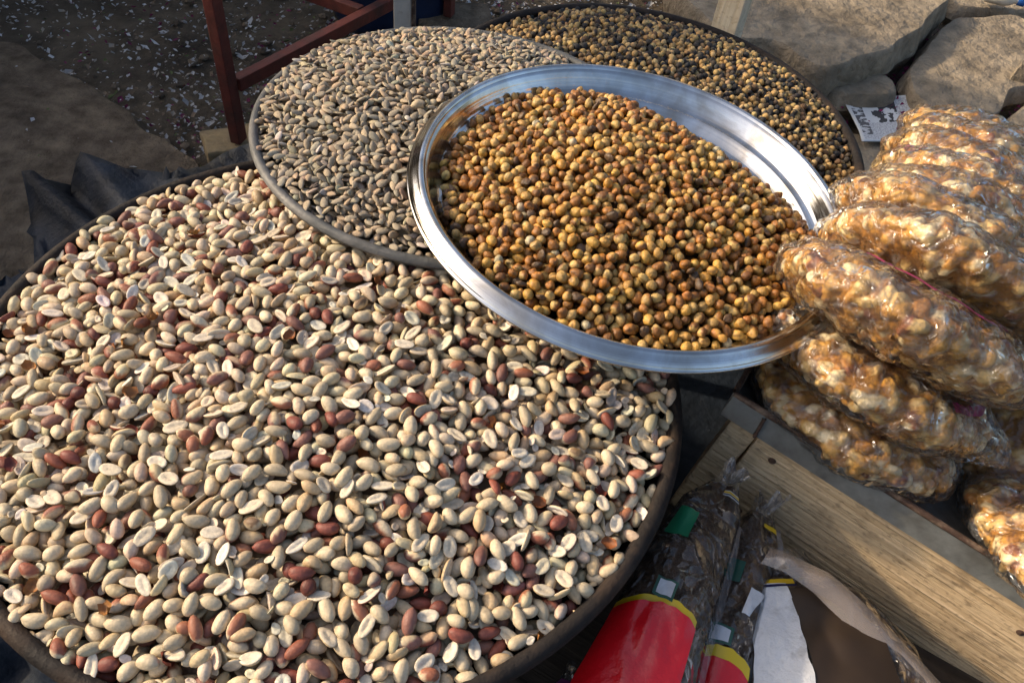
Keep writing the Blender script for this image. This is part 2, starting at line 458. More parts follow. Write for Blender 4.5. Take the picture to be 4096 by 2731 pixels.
# loose litter: too many flakes to count
def build_litter():
    n = 18000
    r = np.random.default_rng(77)
    V = []; F = []; C = []
    pal = np.array([(.50, .50, .50), (.42, .40, .38), (.34, .30, .25), (.55, .55, .56), (.22, .16, .11), (.13, .02, .06), (.20, .04, .10), (.12, .15, .06)])
    pw = np.array([.24, .16, .14, .16, .15, .07, .04, .04])
    k = 0
    while k < n:
        x = r.uniform(-1.45, .25); y = r.uniform(1.0, 2.6)
        P = np.array([x, y, 0])
        dens = .62 + .6 * sn(P * 4.5, 1, 61, 3)
        onslab = y < 1.33 - .9 * max(0, x + 1.0) and x < -.45
        if onslab: dens = .022
        if r.random() > dens: continue
        s = r.uniform(.0016, .0060) * (1.8 if r.random() < .07 else 1)
        a = r.uniform(0, 6.28); d = np.array([math.cos(a), math.sin(a), r.normal(0, .35)]); e = np.array([-math.sin(a), math.cos(a), r.normal(0, .35)])
        z = .022 if onslab else .012 + .010 * sn(P * 5, 1, 21, 3) - .008 + r.uniform(0, .004)
        p = np.array([x, y, z]) ; wd = r.uniform(.4, 1)
        b = len(V)
        V += [p - d * s, p + e * s * wd * r.uniform(.5, 1.1) + [0, 0, s * .3], p + d * s * r.uniform(.6, 1.2), p - e * s * wd, p + [0, 0, -s * .25]]
        F += [[b, b + 1, b + 4], [b + 1, b + 2, b + 4], [b + 2, b + 3, b + 4], [b + 3, b, b + 4]]
        c = pal[r.choice(len(pal), p=pw)] * r.uniform(.6, 1.1); C += [c] * 5
        k += 1
    # crimson petals in the joints of the paving
    for (x0, y0, x1, y1, m, sd) in ((.62, 1.615, .80, 1.70, 120, .022), (.70, 1.62, .745, 1.48, 90, .014), (.53, 1.50, .70, 1.46, 30, .02), (.10, 1.55, .24, 1.66, 120, .04), (1.0, 1.62, .94, 1.52, 40, .016), (.80, 1.72, .93, 1.93, 60, .015), (.3, 1.45, .5, 1.5, 25, .03)):
        for _ in range(m):
            t = r.random(); p = np.array([x0 + (x1 - x0) * t + r.normal(0, sd), y0 + (y1 - y0) * t + r.normal(0, sd), r.uniform(.008, .03)])
            s = r.uniform(.003, .007); a = r.uniform(0, 6.28); d = np.array([math.cos(a), math.sin(a), r.normal(0, .5)]); e = np.array([-math.sin(a), math.cos(a), r.normal(0, .5)])
            b = len(V); V += [p - d * s, p + e * s * .7, p + d * s, p - e * s * .7]; F += [[b, b + 1, b + 2], [b, b + 2, b + 3]]
            C += [np.array((.16, .012, .06)) * r.uniform(.5, 1.4)] * 4
    me = mesh_np('litter_flakes', np.array(V), F, MT['litter'], np.array(C), smooth=False)
    tag(link('litter_flakes', me), 'pale peelings and crimson petals strewn over the ground', kind='stuff')
    # small stones
    V = []; F = []; C = []
    for _ in range(420):
        x = r.uniform(-1.4, .9); y = r.uniform(1.02, 2.5)
        if y < 1.36 - .9 * max(0, x + 1.0) and x < -.4: continue
        s = r.uniform(.004, .013) * (1.7 if r.random() < .06 else 1)
        b = len(V)
        for t in range(4):
            for u in range(6):
                ph = -1.57 + 3.14 * (t + .5) / 4; a = u * 1.047 + r.normal(0, .15)
                V.append([x + s * math.cos(ph) * math.cos(a) * r.uniform(.75, 1.2), y + s * math.cos(ph) * math.sin(a) * r.uniform(.75, 1.2), .002 + s * .6 * math.sin(ph) * r.uniform(.8, 1.2)])
        for t in range(3):
            for u in range(6):
                F.append([b + t * 6 + u, b + t * 6 + (u + 1) % 6, b + (t + 1) * 6 + (u + 1) % 6, b + (t + 1) * 6 + u])
        F.append([b + 18 + u for u in range(6)])
        C += [np.array((.13, .10, .07)) * r.uniform(.5, 1.4)] * 24
    tag(link('pebbles', mesh_np('pebbles', np.array(V), F, MT['litter'], np.array(C), smooth=False)), 'small brown pebbles scattered in the dirt', kind='stuff')


build_litter()

# ------------------------------------------------------------------ nut prototypes
def uvsphere(nr, ns, axis='x'):
    """unit sphere; poles on the axis; returns V, F (triangles)"""
    t = np.linspace(0, np.pi, nr + 1)
    ph = np.linspace(0, 2 * np.pi, ns, endpoint=False)
    V = [[1, 0, 0]]
    for a in t[1:-1]:
        for b in ph:
            V.append([math.cos(a), math.sin(a) * math.cos(b), math.sin(a) * math.sin(b)])
    V.append([-1, 0, 0])
    F = []
    for j in range(ns):
        F.append([0, 1 + j, 1 + (j + 1) % ns])
    for i in range(nr - 2):
        for j in range(ns):
            a = 1 + i * ns + j; b = 1 + i * ns + (j + 1) % ns; c = a + ns; d = b + ns
            F += [[a, c, d], [a, d, b]]
    e = len(V) - 1; s = 1 + (nr - 2) * ns
    for j in range(ns):
        F.append([e, s + (j + 1) % ns, s + j])
    V = np.array(V); F = np.array(F)
    if axis == 'z':
        V = V[:, [1, 2, 0]]
    return V, F


def whole_peanut(r, kind):
    V, F = uvsphere(10, 12)
    L = r.uniform(.0068, .0092); W = r.uniform(.0043, .0054)
    if r.random() < .25: L *= .82; W *= 1.04
    x = V[:, 0].copy(); ph = np.arctan2(V[:, 2], V[:, 1])
    asym = r.uniform(-.16, .16)
    rad = 1 + asym * x
    rad = rad * (1 - .07 * np.exp(-(ph / .22) ** 2) * (abs(x) < .9))          # seam
    N = .055 * sn(V * 2.2, 1, int(r.integers(1e6)), 2)
    P = np.c_[V[:, 0] * L * (1 + .10 * (x > .97)), V[:, 1] * W * (rad + N), V[:, 2] * W * r.uniform(.9, 1.0) * (rad + N)]
    P[:, 2] += .0010 * r.normal() * (x ** 2)                                  # slight bow
    cream = np.array([(.52, .405, .255), (.57, .465, .315), (.46, .33, .19), (.53, .43, .285), (.44, .355, .235)][r.integers(5)]) * r.uniform(.92, 1.08)
    red = np.array([(.225, .075, .045), (.165, .050, .036), (.27, .105, .06), (.21, .095, .072)][r.integers(4)]) * r.uniform(.85, 1.15)
    col = np.repeat(cream[None], len(V), 0)
    nz = sn(V * 1.7, 1, int(r.integers(1e6)), 3)
    if kind == 'red':
        col = np.repeat(red[None], len(V), 0) * (1 + .34 * sn(V * 5, 1, int(r.integers(1e6)), 3))[:, None]
        P *= (1 + .02 * sn(V * 5, 1, 7, 2))[:, None]
    elif kind == 'part':
        d = r.normal(size=3); d /= np.linalg.norm(d)
        k = np.clip(((V @ d) + .6 * nz + r.uniform(-.3, .3)) * 8, 0, 1)[:, None]
        col = col * (1 - k) + red * k
    elif kind == 'toast':
        k = np.clip((nz - .2) * 2, 0, .85)[:, None]; col = col * (1 - k) + np.array((.10, .045, .02)) * k
    else:
        col = col * (1 + .06 * nz[:, None])
        col[ph ** 2 < .02] *= .80
        k = np.clip((abs(x) - .93) * 8, 0, .4)[:, None]; col = col * (1 - k) + np.array((.33, .21, .1)) * k
    return P, F, col, (L, W, W * .95)


def half_peanut(r, kind):
    ns = 14
    ph = np.linspace(0, 2 * np.pi, ns, endpoint=False)
    L = r.uniform(.0070, .0094); W = r.uniform(.0041, .0053); H = W * r.uniform(.62, .85)
    rings = [(0, -1, 'p')] + [(math.sin(a), -math.cos(a), 'b') for a in (.42, .85, 1.25)] + [(1, 0, 'e'), (.93, .10, 't'), (.62, .13, 't'), (.30, .13, 't'), (0, .13, 'p')]
    V = []; T = []
    for rr, zz, k in rings:
        if k == 'p':
            V.append([0, 0, zz]); T.append(zz >= 0)
        else:
            for b in ph: V.append([rr * math.cos(b), rr * math.sin(b), zz]); T.append(k == 't')
    F = []
    for j in range(ns): F.append([0, 1 + (j + 1) % ns, 1 + j])
    nb = len(rings) - 2
    for i in range(nb - 1):
        for j in range(ns):
            a = 1 + i * ns + j; b = 1 + i * ns + (j + 1) % ns; c = a + ns; d = b + ns
            F += [[a, b, d], [a, d, c]]
    e = len(V) - 1; s = 1 + (nb - 1) * ns
    for j in range(ns): F.append([e, s + j, s + (j + 1) % ns])
    V = np.array(V, float); T = np.array(T); F = np.array(F)
    x, y = V[:, 0].copy(), V[:, 1].copy()
    asym = r.uniform(-.14, .14)
    P = np.c_[x * L, y * W * (1 + asym * x), V[:, 2] * H]
    g = np.exp(-(y / .24) ** 2) * np.clip(1.15 - abs(x) * 1.1, 0, 1)
    P[T, 2] -= (g * H * r.uniform(.12, .38))[T]; P[:, :2] *= (1 + .05 * sn(V * 2.4, 1, int(r.integers(1e6)), 2))[:, None]
    nub = np.exp(-(((x - .72) / .16) ** 2 + (y / .3) ** 2)); P[T, 2] += (nub * H * r.uniform(0, .5))[T]
    P[:, 2] += r.uniform(-.0006, .0012) * x ** 2 + H * .4
    P[:, 1] += r.normal() * .0004 * x ** 2
    outer = np.array([(.50, .385, .225), (.54, .43, .27), (.46, .345, .20)][r.integers(3)])
    if kind == 'hred': outer = np.array((.22, .065, .04))
    face = np.array([(.62, .54, .42), (.66, .60, .50), (.58, .49, .36)][r.integers(3)]) * r.uniform(.92, 1.05)
    col = np.where(T[:, None], face, outer)
    col = col * (1 - .12 * (g * T))[:, None]
    return P, F, col, (L, W, H * .6)


def husk(r):
    """papery flake of red skin"""
    nu, nv = 5, 4
    u, v = np.meshgrid(np.linspace(-1, 1, nu), np.linspace(-1, 1, nv), indexing='ij')
    P = np.stack([u * .006 * (1 - .3 * v ** 2), v * .0045 * (1 - .35 * u ** 2), .003 * (u ** 2 + v ** 2) * r.uniform(.5, 1.4) + .0012 * sn(np.stack([u, v, u], -1) * 3, 1, int(r.integers(1e6)), 2)], -1).reshape(-1, 3)
    q = grid_faces(nu, nv)
    F = np.concatenate([q[:, [0, 1, 2]], q[:, [0, 2, 3]]])
    c = np.array([(.22, .07, .02), (.14, .03, .02), (.32, .14, .04)][r.integers(3)])
    return P, F, np.repeat(c[None], len(P), 0), (.006, .0045, .002)


def bit(r):
    """broken corner of a kernel"""
    P, F, col, d = half_peanut(r, 'half')
    k = r.uniform(.42, .6)
    P = P * np.array([k, k * 1.15, k]); P += .0004 * np.stack([sn(P * 900, 1, int(r.integers(1e6)), 2) for _ in range(3)], -1)
    return P, F, col, (d[0] * k, d[1] * k * 1.15, d[2] * k)


def chickpea(r, kind):
    V, F = uvsphere(8, 12)
    R = r.uniform(.0039, .0050)
    x = V[:, 0].copy(); ph = np.arctan2(V[:, 2], V[:, 1])
    s1 = int(r.integers(1e6))
    rad = 1 + .12 * sn(V * 2.4, 1, s1, 3)
    rad -= .18 * np.exp(-(ph / .35) ** 2) * np.clip(1 - abs(x), 0, 1)        # groove between the lobes
    rad -= .09 * np.exp(-((abs(ph) - 3.14) / .3) ** 2) * np.clip(.8 - abs(x), 0, 1)
    rad = rad + .16 * np.clip(x - .86, 0, 1) / .14 + .035 * sn(V * 6.5, 1, s1 + 11, 2)                           # beak
    if kind in ('skin', 'husk'): rad = rad * (1 + .20 * sn(V * 4.0, 1, s1 + 1, 2))
    P = V * rad[:, None] * R
    P[:, 0] *= r.uniform(1.0, 1.16); P[:, 2] *= r.uniform(.88, 1)
    nz = sn(V * 1.8, 1, s1 + 2, 3)
    gold = np.array([(.50, .28, .056), (.46, .255, .062), (.46, .225, .036), (.49, .315, .10), (.40, .24, .07)][r.integers(5)])
    brown = np.array([(.25, .100, .018), (.17, .070, .016), (.31, .125, .022)][r.integers(3)])
    if kind == 'gold': col = gold * (1 + .12 * nz)[:, None]
    elif kind == 'skin': col = brown * (1 + .3 * sn(V * 6, 1, s1 + 4, 2))[:, None]
    elif kind == 'husk': col = np.array((.10, .055, .025)) * (1 + .4 * nz)[:, None]; P[:, 2] *= .6
    elif kind == 'pale': col = np.array((.43, .36, .22)) * (1 + .08 * nz)[:, None]
    else:
        d = r.normal(size=3); d /= np.linalg.norm(d)
        k = np.clip(((V @ d) + .5 * nz) * 8 + .5, 0, 1)[:, None]
        P *= 1 + .07 * k
        col = gold * (1 - k) + brown * k
    g = np.exp(-(ph / .2) ** 2) * (abs(x) < .8)
    col = col * (1 - .6 * g)[:, None] * (1 - .22 * np.clip(sn(V * 7, 1, s1 + 9, 2), 0, 1))[:, None]
    return P, F, np.clip(col, .005, 1), (R, R * .97, R * .93)


def melon_seed(r, kind):
    V, F = uvsphere(8, 8)
    L = r.uniform(.0050, .0066); W = r.uniform(.0031, .0039); H = r.uniform(.0012, .0020)
    if kind == 'round': L *= .72; W *= 1.1; H *= 1.5
    x = V[:, 0].copy()
    P = np.c_[x * L * (1 + .08 * (x > .98)), V[:, 1] * W * (1 - .22 * x), V[:, 2] * H * (1 - .15 * x)]
    P *= (1 + .05 * sn(V * 2.5, 1, int(r.integers(1e6)), 2))[:, None]
    c = np.array([(.36, .285, .195), (.31, .26, .19), (.42, .335, .23), (.26, .22, .165), (.38, .28, .185), (.29, .26, .20)][r.integers(6)])
    if kind == 'dark': c = np.array((.12, .10, .085))
    if kind == 'white': c = np.array((.46, .42, .36))
    col = c * (1 + .14 * sn(V * 3, 1, int(r.integers(1e6)), 3))[:, None]
    return P, F, col, (L, W, H)


def black_gram(r, kind):
    V, F = uvsphere(7, 9)
    R = r.uniform(.0035, .0046)
    s = int(r.integers(1e6))
    x = V[:, 0].copy(); ph = np.arctan2(V[:, 2], V[:, 1])
    rad = 1 + .08 * sn(V * 2.2, 1, s, 2) - .12 * np.exp(-(ph / .35) ** 2) * np.clip(1 - abs(x), 0, 1) + .2 * np.clip(x - .86, 0, 1) / .14
    if kind == 'dark': rad = rad * (1 + .10 * sn(V * 4.5, 1, s + 1, 2))
    P = V * rad[:, None] * R
    nz = sn(V * 2, 1, s + 2, 3)
    tan = np.array([(.40, .26, .105), (.45, .32, .15), (.34, .215, .09)][r.integers(3)])
    dark = np.array([(.050, .042, .036), (.075, .055, .040), (.032, .032, .034), (.12, .075, .042)][r.integers(4)])
    if kind == 'tan': col = tan * (1 + .12 * nz)[:, None]
    elif kind == 'dark': col = dark * (1 + .3 * nz)[:, None]
    else:
        d = r.normal(size=3); d /= np.linalg.norm(d); k = np.clip(((V @ d) + .5 * nz) * 8 + .5, 0, 1)[:, None]
        col = tan * (1 - k) + dark * k
    return P, F, np.clip(col, .005, 1), (R, R, R * .95)


# ------------------------------------------------------------------ heaps: nuts dropped one by one on a height map
def rotmat(yaw, pitch, roll):
    cy, sy, cp, sp, cr, sr = math.cos(yaw), math.sin(yaw), math.cos(pitch), math.sin(pitch), math.cos(roll), math.sin(roll)
    Rz = np.array([[cy, -sy, 0], [sy, cy, 0], [0, 0, 1]]); Ry = np.array([[cp, 0, sp], [0, 1, 0], [-sp, 0, cp]]); Rx = np.array([[1, 0, 0], [0, cr, -sr], [0, sr, cr]])
    return Rz @ Ry @ Rx


def drop_heap(R, target, floor, allowed, protos, weights, orient, cell, depth, seed, sink=.0006, maxn=20000, tries=8):
    """returns list of (proto index, rotation, xyz, visible cells)"""
    r = np.random.default_rng(seed)
    n = int(2 * R / cell) + 1
    g = np.linspace(-R, R, n)
    X, Y = np.meshgrid(g, g, indexing='ij')
    T = target(X, Y)
    H = np.maximum(T - depth, floor(X, Y))
    OK = allowed(X, Y)
    own = np.full((n, n), -1, np.int32)
    idx = np.argwhere(OK)
    base = H.copy()
    items = []
    miss = 0
    k = len(protos)
    picks = r.choice(k, size=maxn, p=weights / weights.sum())
    c = 0
    while len(items) < maxn and miss < 420:
        cand = idx[r.integers(0, len(idx), tries)]
        d = T[cand[:, 0], cand[:, 1]] - H[cand[:, 0], cand[:, 1]]
        b = int(d.argmax())
        if d[b] < .0006:
            miss += 1; continue
        pi = picks[c % maxn]; c += 1
        a_, b_, c_ = protos[pi][3]
        Rm = orient(r, pi)
        i0, j0 = cand[b]
        x0 = g[i0] + r.uniform(-.5, .5) * cell; y0 = g[j0] + r.uniform(-.5, .5) * cell
        Q = Rm @ np.diag([1 / a_ ** 2, 1 / b_ ** 2, 1 / c_ ** 2]) @ Rm.T
        m = int(a_ / cell) + 1
        ia, ib, ja, jb = max(0, i0 - m), min(n, i0 + m + 1), max(0, j0 - m), min(n, j0 + m + 1)
        dx = X[ia:ib, ja:jb] - x0; dy = Y[ia:ib, ja:jb] - y0
        B = Q[0, 2] * dx + Q[1, 2] * dy
        Cc = Q[0, 0] * dx * dx + 2 * Q[0, 1] * dx * dy + Q[1, 1] * dy * dy - 1
        disc = B * B - Q[2, 2] * Cc
        ins = disc > 0
        if not ins.any():
            miss += 1; continue
        sq = np.sqrt(np.where(ins, disc, 0))
        lo = (-B - sq) / Q[2, 2]; hi = (-B + sq) / Q[2, 2]
        Hs = H[ia:ib, ja:jb]
        vals = (Hs - lo)[ins]
        kk = int(.88 * (len(vals) - 1))
        z = np.partition(vals, kk)[kk] - sink
        # keep tips from standing far proud of the heap
        if z > T[i0, j0] + .004:
            miss += 1; continue
        miss = max(0, miss - 3)
        up = ins & (z + hi > Hs)
        Hs[up] = (z + hi)[up]; own[ia:ib, ja:jb][up] = len(items)
        items.append((pi, Rm, np.array([x0, y0, z])))
    cnt = np.bincount(own[own >= 0], minlength=len(items))
    return items, cnt, (g, base)


def frame_mat(c, tx, ty):
    nrm = np.array([tx, ty, 1.]); nrm /= np.linalg.norm(nrm)
    a = np.array([1., 0, 0]) - nrm[0] * nrm; a /= np.linalg.norm(a); b = np.cross(nrm, a)
    Mx = np.eye(4); Mx[:3, 0] = a; Mx[:3, 1] = b; Mx[:3, 2] = nrm; Mx[:3, 3] = c
    return Mx


def in_frame(P):
    q = (P - np.array([0, 0, CAM_H])) @ CR
    f = 28 / 36
    x = f * q[:, 0] / -q[:, 2]; y = f * q[:, 1] / -q[:, 2]
    return (abs(x) < .49) & (abs(y) < .325) & (q[:, 2] < 0), np.linalg.norm(q, axis=1)


def emit_heap(items, cnt, base, Mx, protos, mat, one_name, one_label, cat, group, mass_name, mass_label, rest_color, seed, cover, keep=295, mask=None):
    """the keep largest in view become objects, the rest one mass"""
    r = np.random.default_rng(seed)
    pos = np.array([it[2] for it in items])
    W = pos @ Mx[:3, :3].T + Mx[:3, 3]
    ok, dist = in_frame(W)
    full = np.array([protos[it[0]][3][0] * protos[it[0]][3][1] for it in items])
    cellarea = cnt * 1.0
    score = np.where(ok & cover(W), cellarea / dist ** 2, 0)
    order = np.argsort(-score)
    chosen = [i for i in order[:keep] if score[i] > 0]
    cs = set(chosen)
    # prototypes as shared meshes
    pm = {}
    for i in chosen:
        pi, Rm, p = items[i]
        if pi not in pm:
            pm[pi] = mesh_np(one_name, protos[pi][0], protos[pi][1], mat, protos[pi][2])
        o = link(one_name, pm[pi])
        A = np.eye(4); A[:3, :3] = Mx[:3, :3] @ Rm; A[:3, 3] = W[i]
        o.matrix_world = Matrix(A.tolist())
        tag(o, one_label(pi, W[i], pos[i]), cat, group)
    # the mass
    Vs, Fs, Cs = [], [], []
    off = 0
    for i, (pi, Rm, p) in enumerate(items):
        if i in cs or cnt[i] == 0: continue
        P, F, col, _ = protos[pi]
        Vs.append(P @ Rm.T + p); Fs.append(F + off); off += len(P)
        Cs.append(np.clip(col * r.uniform(.86, 1.14) * (1 + r.normal(0, .03, 3)), 0, 1))
    g, B = base
    st = 3
    gx, gy = np.meshgrid(g[::st], g[::st], indexing='ij')
    bz = B[::st, ::st]
    gv = np.stack([gx, gy, bz], -1).reshape(-1, 3)
    nn = gx.shape[0]
    q = grid_faces(nn, nn)
    rad = np.hypot(gv[:, 0], gv[:, 1])
    keepq = (rad[q] < mask).all(1) if mask else np.ones(len(q), bool)
    q = q[keepq]
    Fs.append(np.concatenate([q[:, [0, 1, 2]], q[:, [0, 2, 3]]]) + off); Vs.append(gv); Cs.append(np.repeat(np.array(rest_color)[None], len(gv), 0))
    me = mesh_np(mass_name, np.concatenate(Vs), np.concatenate(Fs), mat, np.concatenate(Cs))
    o = link(mass_name, me); o.matrix_world = Matrix(Mx.tolist())
    tag(o, mass_label, kind='stuff')
    return len(chosen)


# tray centres (rim plane), radii, tilt of the rim plane
PEA = dict(c=np.array([-.1469, .4266, .3226]), R=.300, t=(0, 0))
SEED = dict(c=np.array([-.0825, .7300, .3668]), R=.220, t=(.0226, .0121))
STEEL = dict(c=np.array([.0920, .5985, .4178]), R=.2055, t=(.0604, -.0218))
BACK = dict(c=np.array([.1316, .9245, .2887]), R=.290, t=(.0326, -.0381))


def rim_z(T, x, y):
    return T['c'][2] - T['t'][0] * (x - T['c'][0]) - T['t'][1] * (y - T['c'][1])


def limit_under(x, y, T, depth, r_floor, r_top, gap):
    """highest heap level (world z) that stays clear of tray T standing above"""
    d = np.hypot(x - T['c'][0], y - T['c'][1])
    prof = np.clip((d - r_floor) / (r_top - r_floor), 0, 1) * depth
    z = rim_z(T, x, y) - depth + prof - gap
    return np.where(d < r_top + .004, z, 9.)


def pan(name, T, depth, r_floor, mat, label, roll=.006, wob=.0012, seed=0):
    Mx = frame_mat(T['c'], *T['t'])
    root = empty(name, mat=Matrix(Mx.tolist()))
    R = T['R']
    lathe('pan_body', [(R - roll * 1.1, -.004), (R - roll * 1.6, -.012), (R - .02, -depth * .55), (r_floor + .008, -depth * .94), (r_floor - .006, -depth), (0.001, -depth),
                       (0.001, -depth - .003), (r_floor - .004, -depth - .003), (r_floor + .012, -depth * .95), (R - .014, -depth * .5), (R - roll * .7, -.006)], mat, root, 160, wob, seed)
    a = np.linspace(0, 2 * np.pi, 11)
    lathe('rim', [(R - roll + roll * math.cos(t), -roll + roll * math.sin(t)) for t in a], mat, root, 160, wob, seed)
    tag(root, label, 'tray')
    return root, Mx


# ---- front pan of peanuts
pr_, pM = pan('peanut_pan', PEA, .05, .255, MT['pan'], 'wide black iron pan heaped with peanuts in the foreground', roll=.0066, wob=.0014, seed=3)
# ring stand under it
for k in range(3):
    a = 2.1 + k * 2.094
    b = box('stand_leg', (.022, .022, .262), MT['pan'], pr_, (.2 * math.cos(a), .2 * math.sin(a), -.053 - .131 - .001), (0, 0, a), .002)

_kinds_pea = ['pale'] * 15 + ['red'] * 9 + ['part'] * 9 + ['toast'] * 3 + ['half'] * 16 + ['hred'] * 4 + ['flake'] * 3 + ['bit'] * 5
rp = np.random.default_rng(4)
PP_ = [husk(rp) if k == 'flake' else bit(rp) if k == 'bit' else (half_peanut(rp, k) if k in ('half', 'hred') else whole_peanut(rp, k)) for k in _kinds_pea]
_wt = {'pale': 42 / 15, 'red': 8.5 / 9, 'part': 12 / 9, 'toast': 4 / 3, 'half': 25 / 16, 'hred': 2.5 / 4, 'flake': 1.5 / 3, 'bit': 10 / 5}
PW = np.array([_wt[k] for k in _kinds_pea])


def orient_pea(r, pi):
    k = _kinds_pea[pi]
    if k in ('half', 'hred', 'bit'):
        u = r.random()
        roll = r.normal(0, .35) if u < .58 else (r.normal(math.pi, .4) if u < .78 else r.choice([-1, 1]) * r.normal(1.35, .25))
        return rotmat(r.uniform(0, 6.283), r.normal(0, .26), roll)
    if k == 'flake':
        return rotmat(r.uniform(0, 6.283), r.normal(0, .5), r.normal(0, .6))
    return rotmat(r.uniform(0, 6.283), r.normal(0, .27), r.uniform(0, 6.283))


def t_pea(X, Y):
    d = np.hypot(X, Y) / .289
    q = np.stack([X, Y, 0 * X], -1)
    z = -.0075 + .042 * (1 - np.clip(d, 0, 1.05) ** 2.0) + .004 * sn(q * 22, 1, 71, 2)
    wx, wy = X + PEA['c'][0], Y + PEA['c'][1]
    lim = np.minimum(limit_under(wx, wy, SEED, .040, .176, .222, .007), limit_under(wx, wy, STEEL, .040, .150, .215, .008)) - PEA['c'][2]
    return np.minimum(z, lim)


def pan_floor(R, depth, rf, roll=.0066):
    xs = [0, rf - .006, rf + .008, R - .02, R - roll * 1.6, R - roll * 1.1, R]
    zs = [-depth, -depth, -depth * .94, -depth * .55, -.012, -.004, 0]
    return lambda X, Y: np.interp(np.hypot(X, Y), xs, zs) + .001


def ok_pea(X, Y):
    wx, wy = X + PEA['c'][0], Y + PEA['c'][1]
    ds = np.hypot(wx - SEED['c'][0], wy - SEED['c'][1]); dt = np.hypot(wx - STEEL['c'][0], wy - STEEL['c'][1])
    return (np.hypot(X, Y) < .2905) & (ds > .185) & (dt > .125)


def cover_pea(W):
    ds = np.hypot(W[:, 0] - SEED['c'][0], W[:, 1] - SEED['c'][1]); dt = np.hypot(W[:, 0] - STEEL['c'][0], W[:, 1] - STEEL['c'][1])
    return (ds > .228) & (dt > .228)


_side = ('crate side', 'steel tray side', 'far side', 'table side', 'tarp side', 'near tarp side', 'viewer side', 'snack bag side')


def sector(p, R):
    d = math.hypot(p[0], p[1]) / R
    if d < .25: return 'at the crown of the heap'
    a = math.degrees(math.atan2(p[1], p[0])) % 360
    sd_ = _side[int(((a + 22.5) % 360) // 45)]
    return ('just off the crown, ' if d < .38 else 'high on the ' if d < .5 else 'midway down the ' if d < .62 else 'lower midway, ' if d < .73 else 'low on the ' if d < .84 else 'beside the rim, ') + sd_


def looks(pr_o):
    """two words on the build and tone of one kernel"""
    a, b, _ = pr_o[3]
    c = np.asarray(pr_o[2]).mean(0); q = a / b
    size = 'slender' if q > 1.78 else 'long' if q > 1.66 else 'oval' if q > 1.5 else 'stubby' if q > 1.25 else 'small round' if a < .0050 else 'plump round'
    if q <= 1.25:
        lum = float(c @ np.array([.3, .6, .1]))
        return ('tiny' if a < .0042 else 'small' if a < .0046 else 'plump') + ' ' + ('dark' if lum < .09 else 'deep toned' if lum < .15 else 'mid toned' if lum < .2 else 'bright' if lum < .25 else 'light')
    tone = c[2] / max(c[0], 1e-3)
    return size + ' ' + ('yellowish' if tone < .46 else 'warm' if tone < .5 else 'dusty' if tone < .56 else 'chalky')


_pea_words = {'pale': 'pale skinless whole peanut', 'red': 'red skinned whole peanut', 'part': 'pale peanut with patchy red skin', 'toast': 'scorched brown spotted peanut',
              'half': 'split cream half peanut', 'hred': 'half peanut still in red skin', 'flake': 'loose papery red peanut skin', 'bit': 'small broken peanut piece'}
items, cnt, base = drop_heap(.30, t_pea, pan_floor(.300, .05, .255), ok_pea, PP_, PW, orient_pea, .0016, .020, 8, maxn=9000)
n1 = emit_heap(items, cnt, base, pM, PP_, MT['nut'], 'peanut', lambda pi, Wd, p: looks(PP_[pi]) + ' ' + _pea_words[_kinds_pea[pi]] + ' ' + sector(p, .29), 'peanut', 'peanuts heaped in the front pan',
               'peanut_heap', 'mass of small pale and red peanuts filling the front pan', (.20, .14, .085), 12, cover_pea, mask=.270)
print('peanuts', len(items), n1)

# ---- steel tray of roasted chickpeas
sM = frame_mat(STEEL['c'], *STEEL['t'])
sM[:3, :3] *= .2055 / .210
st_root = empty('steel_tray', mat=Matrix(sM.tolist()))
tag(st_root, 'shiny round steel tray of roasted golden chickpeas resting on the other trays', 'tray')
def crisp(prof, e=.0004):
    """doubles the corner points so that bends stay sharp under smooth shading"""
    P = [np.array(p, float) for p in prof]; out = [tuple(P[0])]
    for a, b, c in zip(P, P[1:], P[2:]):
        u, v = a - b, c - b
        lu, lv = np.linalg.norm(u), np.linalg.norm(v)
        if lu < 1e-6 or lv < 1e-6: out.append(tuple(b)); continue
        out += [tuple(b + u / lu * min(e, lu * .3)), tuple(b + v / lv * min(e, lv * .3))]
    return out + [tuple(P[-1])]


lathe('tray_body', crisp([(.1950, -.0030), (.1925, -.0050), (.1895, -.0110), (.1860, -.0170), (.1835, -.0205), (.1800, -.0222), (.1780, -.0226), (.1755, -.0262), (.1720, -.0300), (.1690, -.0330), (.1655, -.0345), (.12, -.0350), (.05, -.0350), (.001, -.0350),
                    (.001, -.0362), (.165, -.0358), (.1735, -.0312), (.1785, -.0250), (.184, -.0225), (.1875, -.0180), (.1935, -.0060)]), MT['steel'], st_root, 200, .0004, 5)
lathe('rim', crisp([(.1950, -.0030), (.1962, -.0008), (.1985, .0002), (.2008, -.0006), (.2024, -.0026), (.2060, -.0052), (.2086, -.0082), (.2096, -.0100), (.2106, -.0104), (.2109, -.0118), (.2100, -.0130), (.2088, -.0124),
              (.2086, -.0100), (.2065, -.0072), (.2040, -.0048), (.2015, -.0034), (.1998, -.0016), (.1985, -.0010), (.1965, -.0022), (.1955, -.0045)], .0003), MT['steel'], st_root, 200, .0004, 5)

_kinds_ch = ['gold'] * 14 + ['part'] * 10 + ['skin'] * 7 + ['husk'] * 4 + ['pale'] * 2
rc = np.random.default_rng(6)
CP_ = [chickpea(rc, k) for k in _kinds_ch]
_wt = {'gold': 38 / 14, 'part': 31 / 10, 'skin': 23 / 7, 'husk': 8 / 4, 'pale': 1.2 / 2}
CW = np.array([_wt[k] for k in _kinds_ch])
any_or = lambda r, pi: rotmat(r.uniform(0, 6.283), math.asin(r.uniform(-1, 1)), r.uniform(0, 6.283))


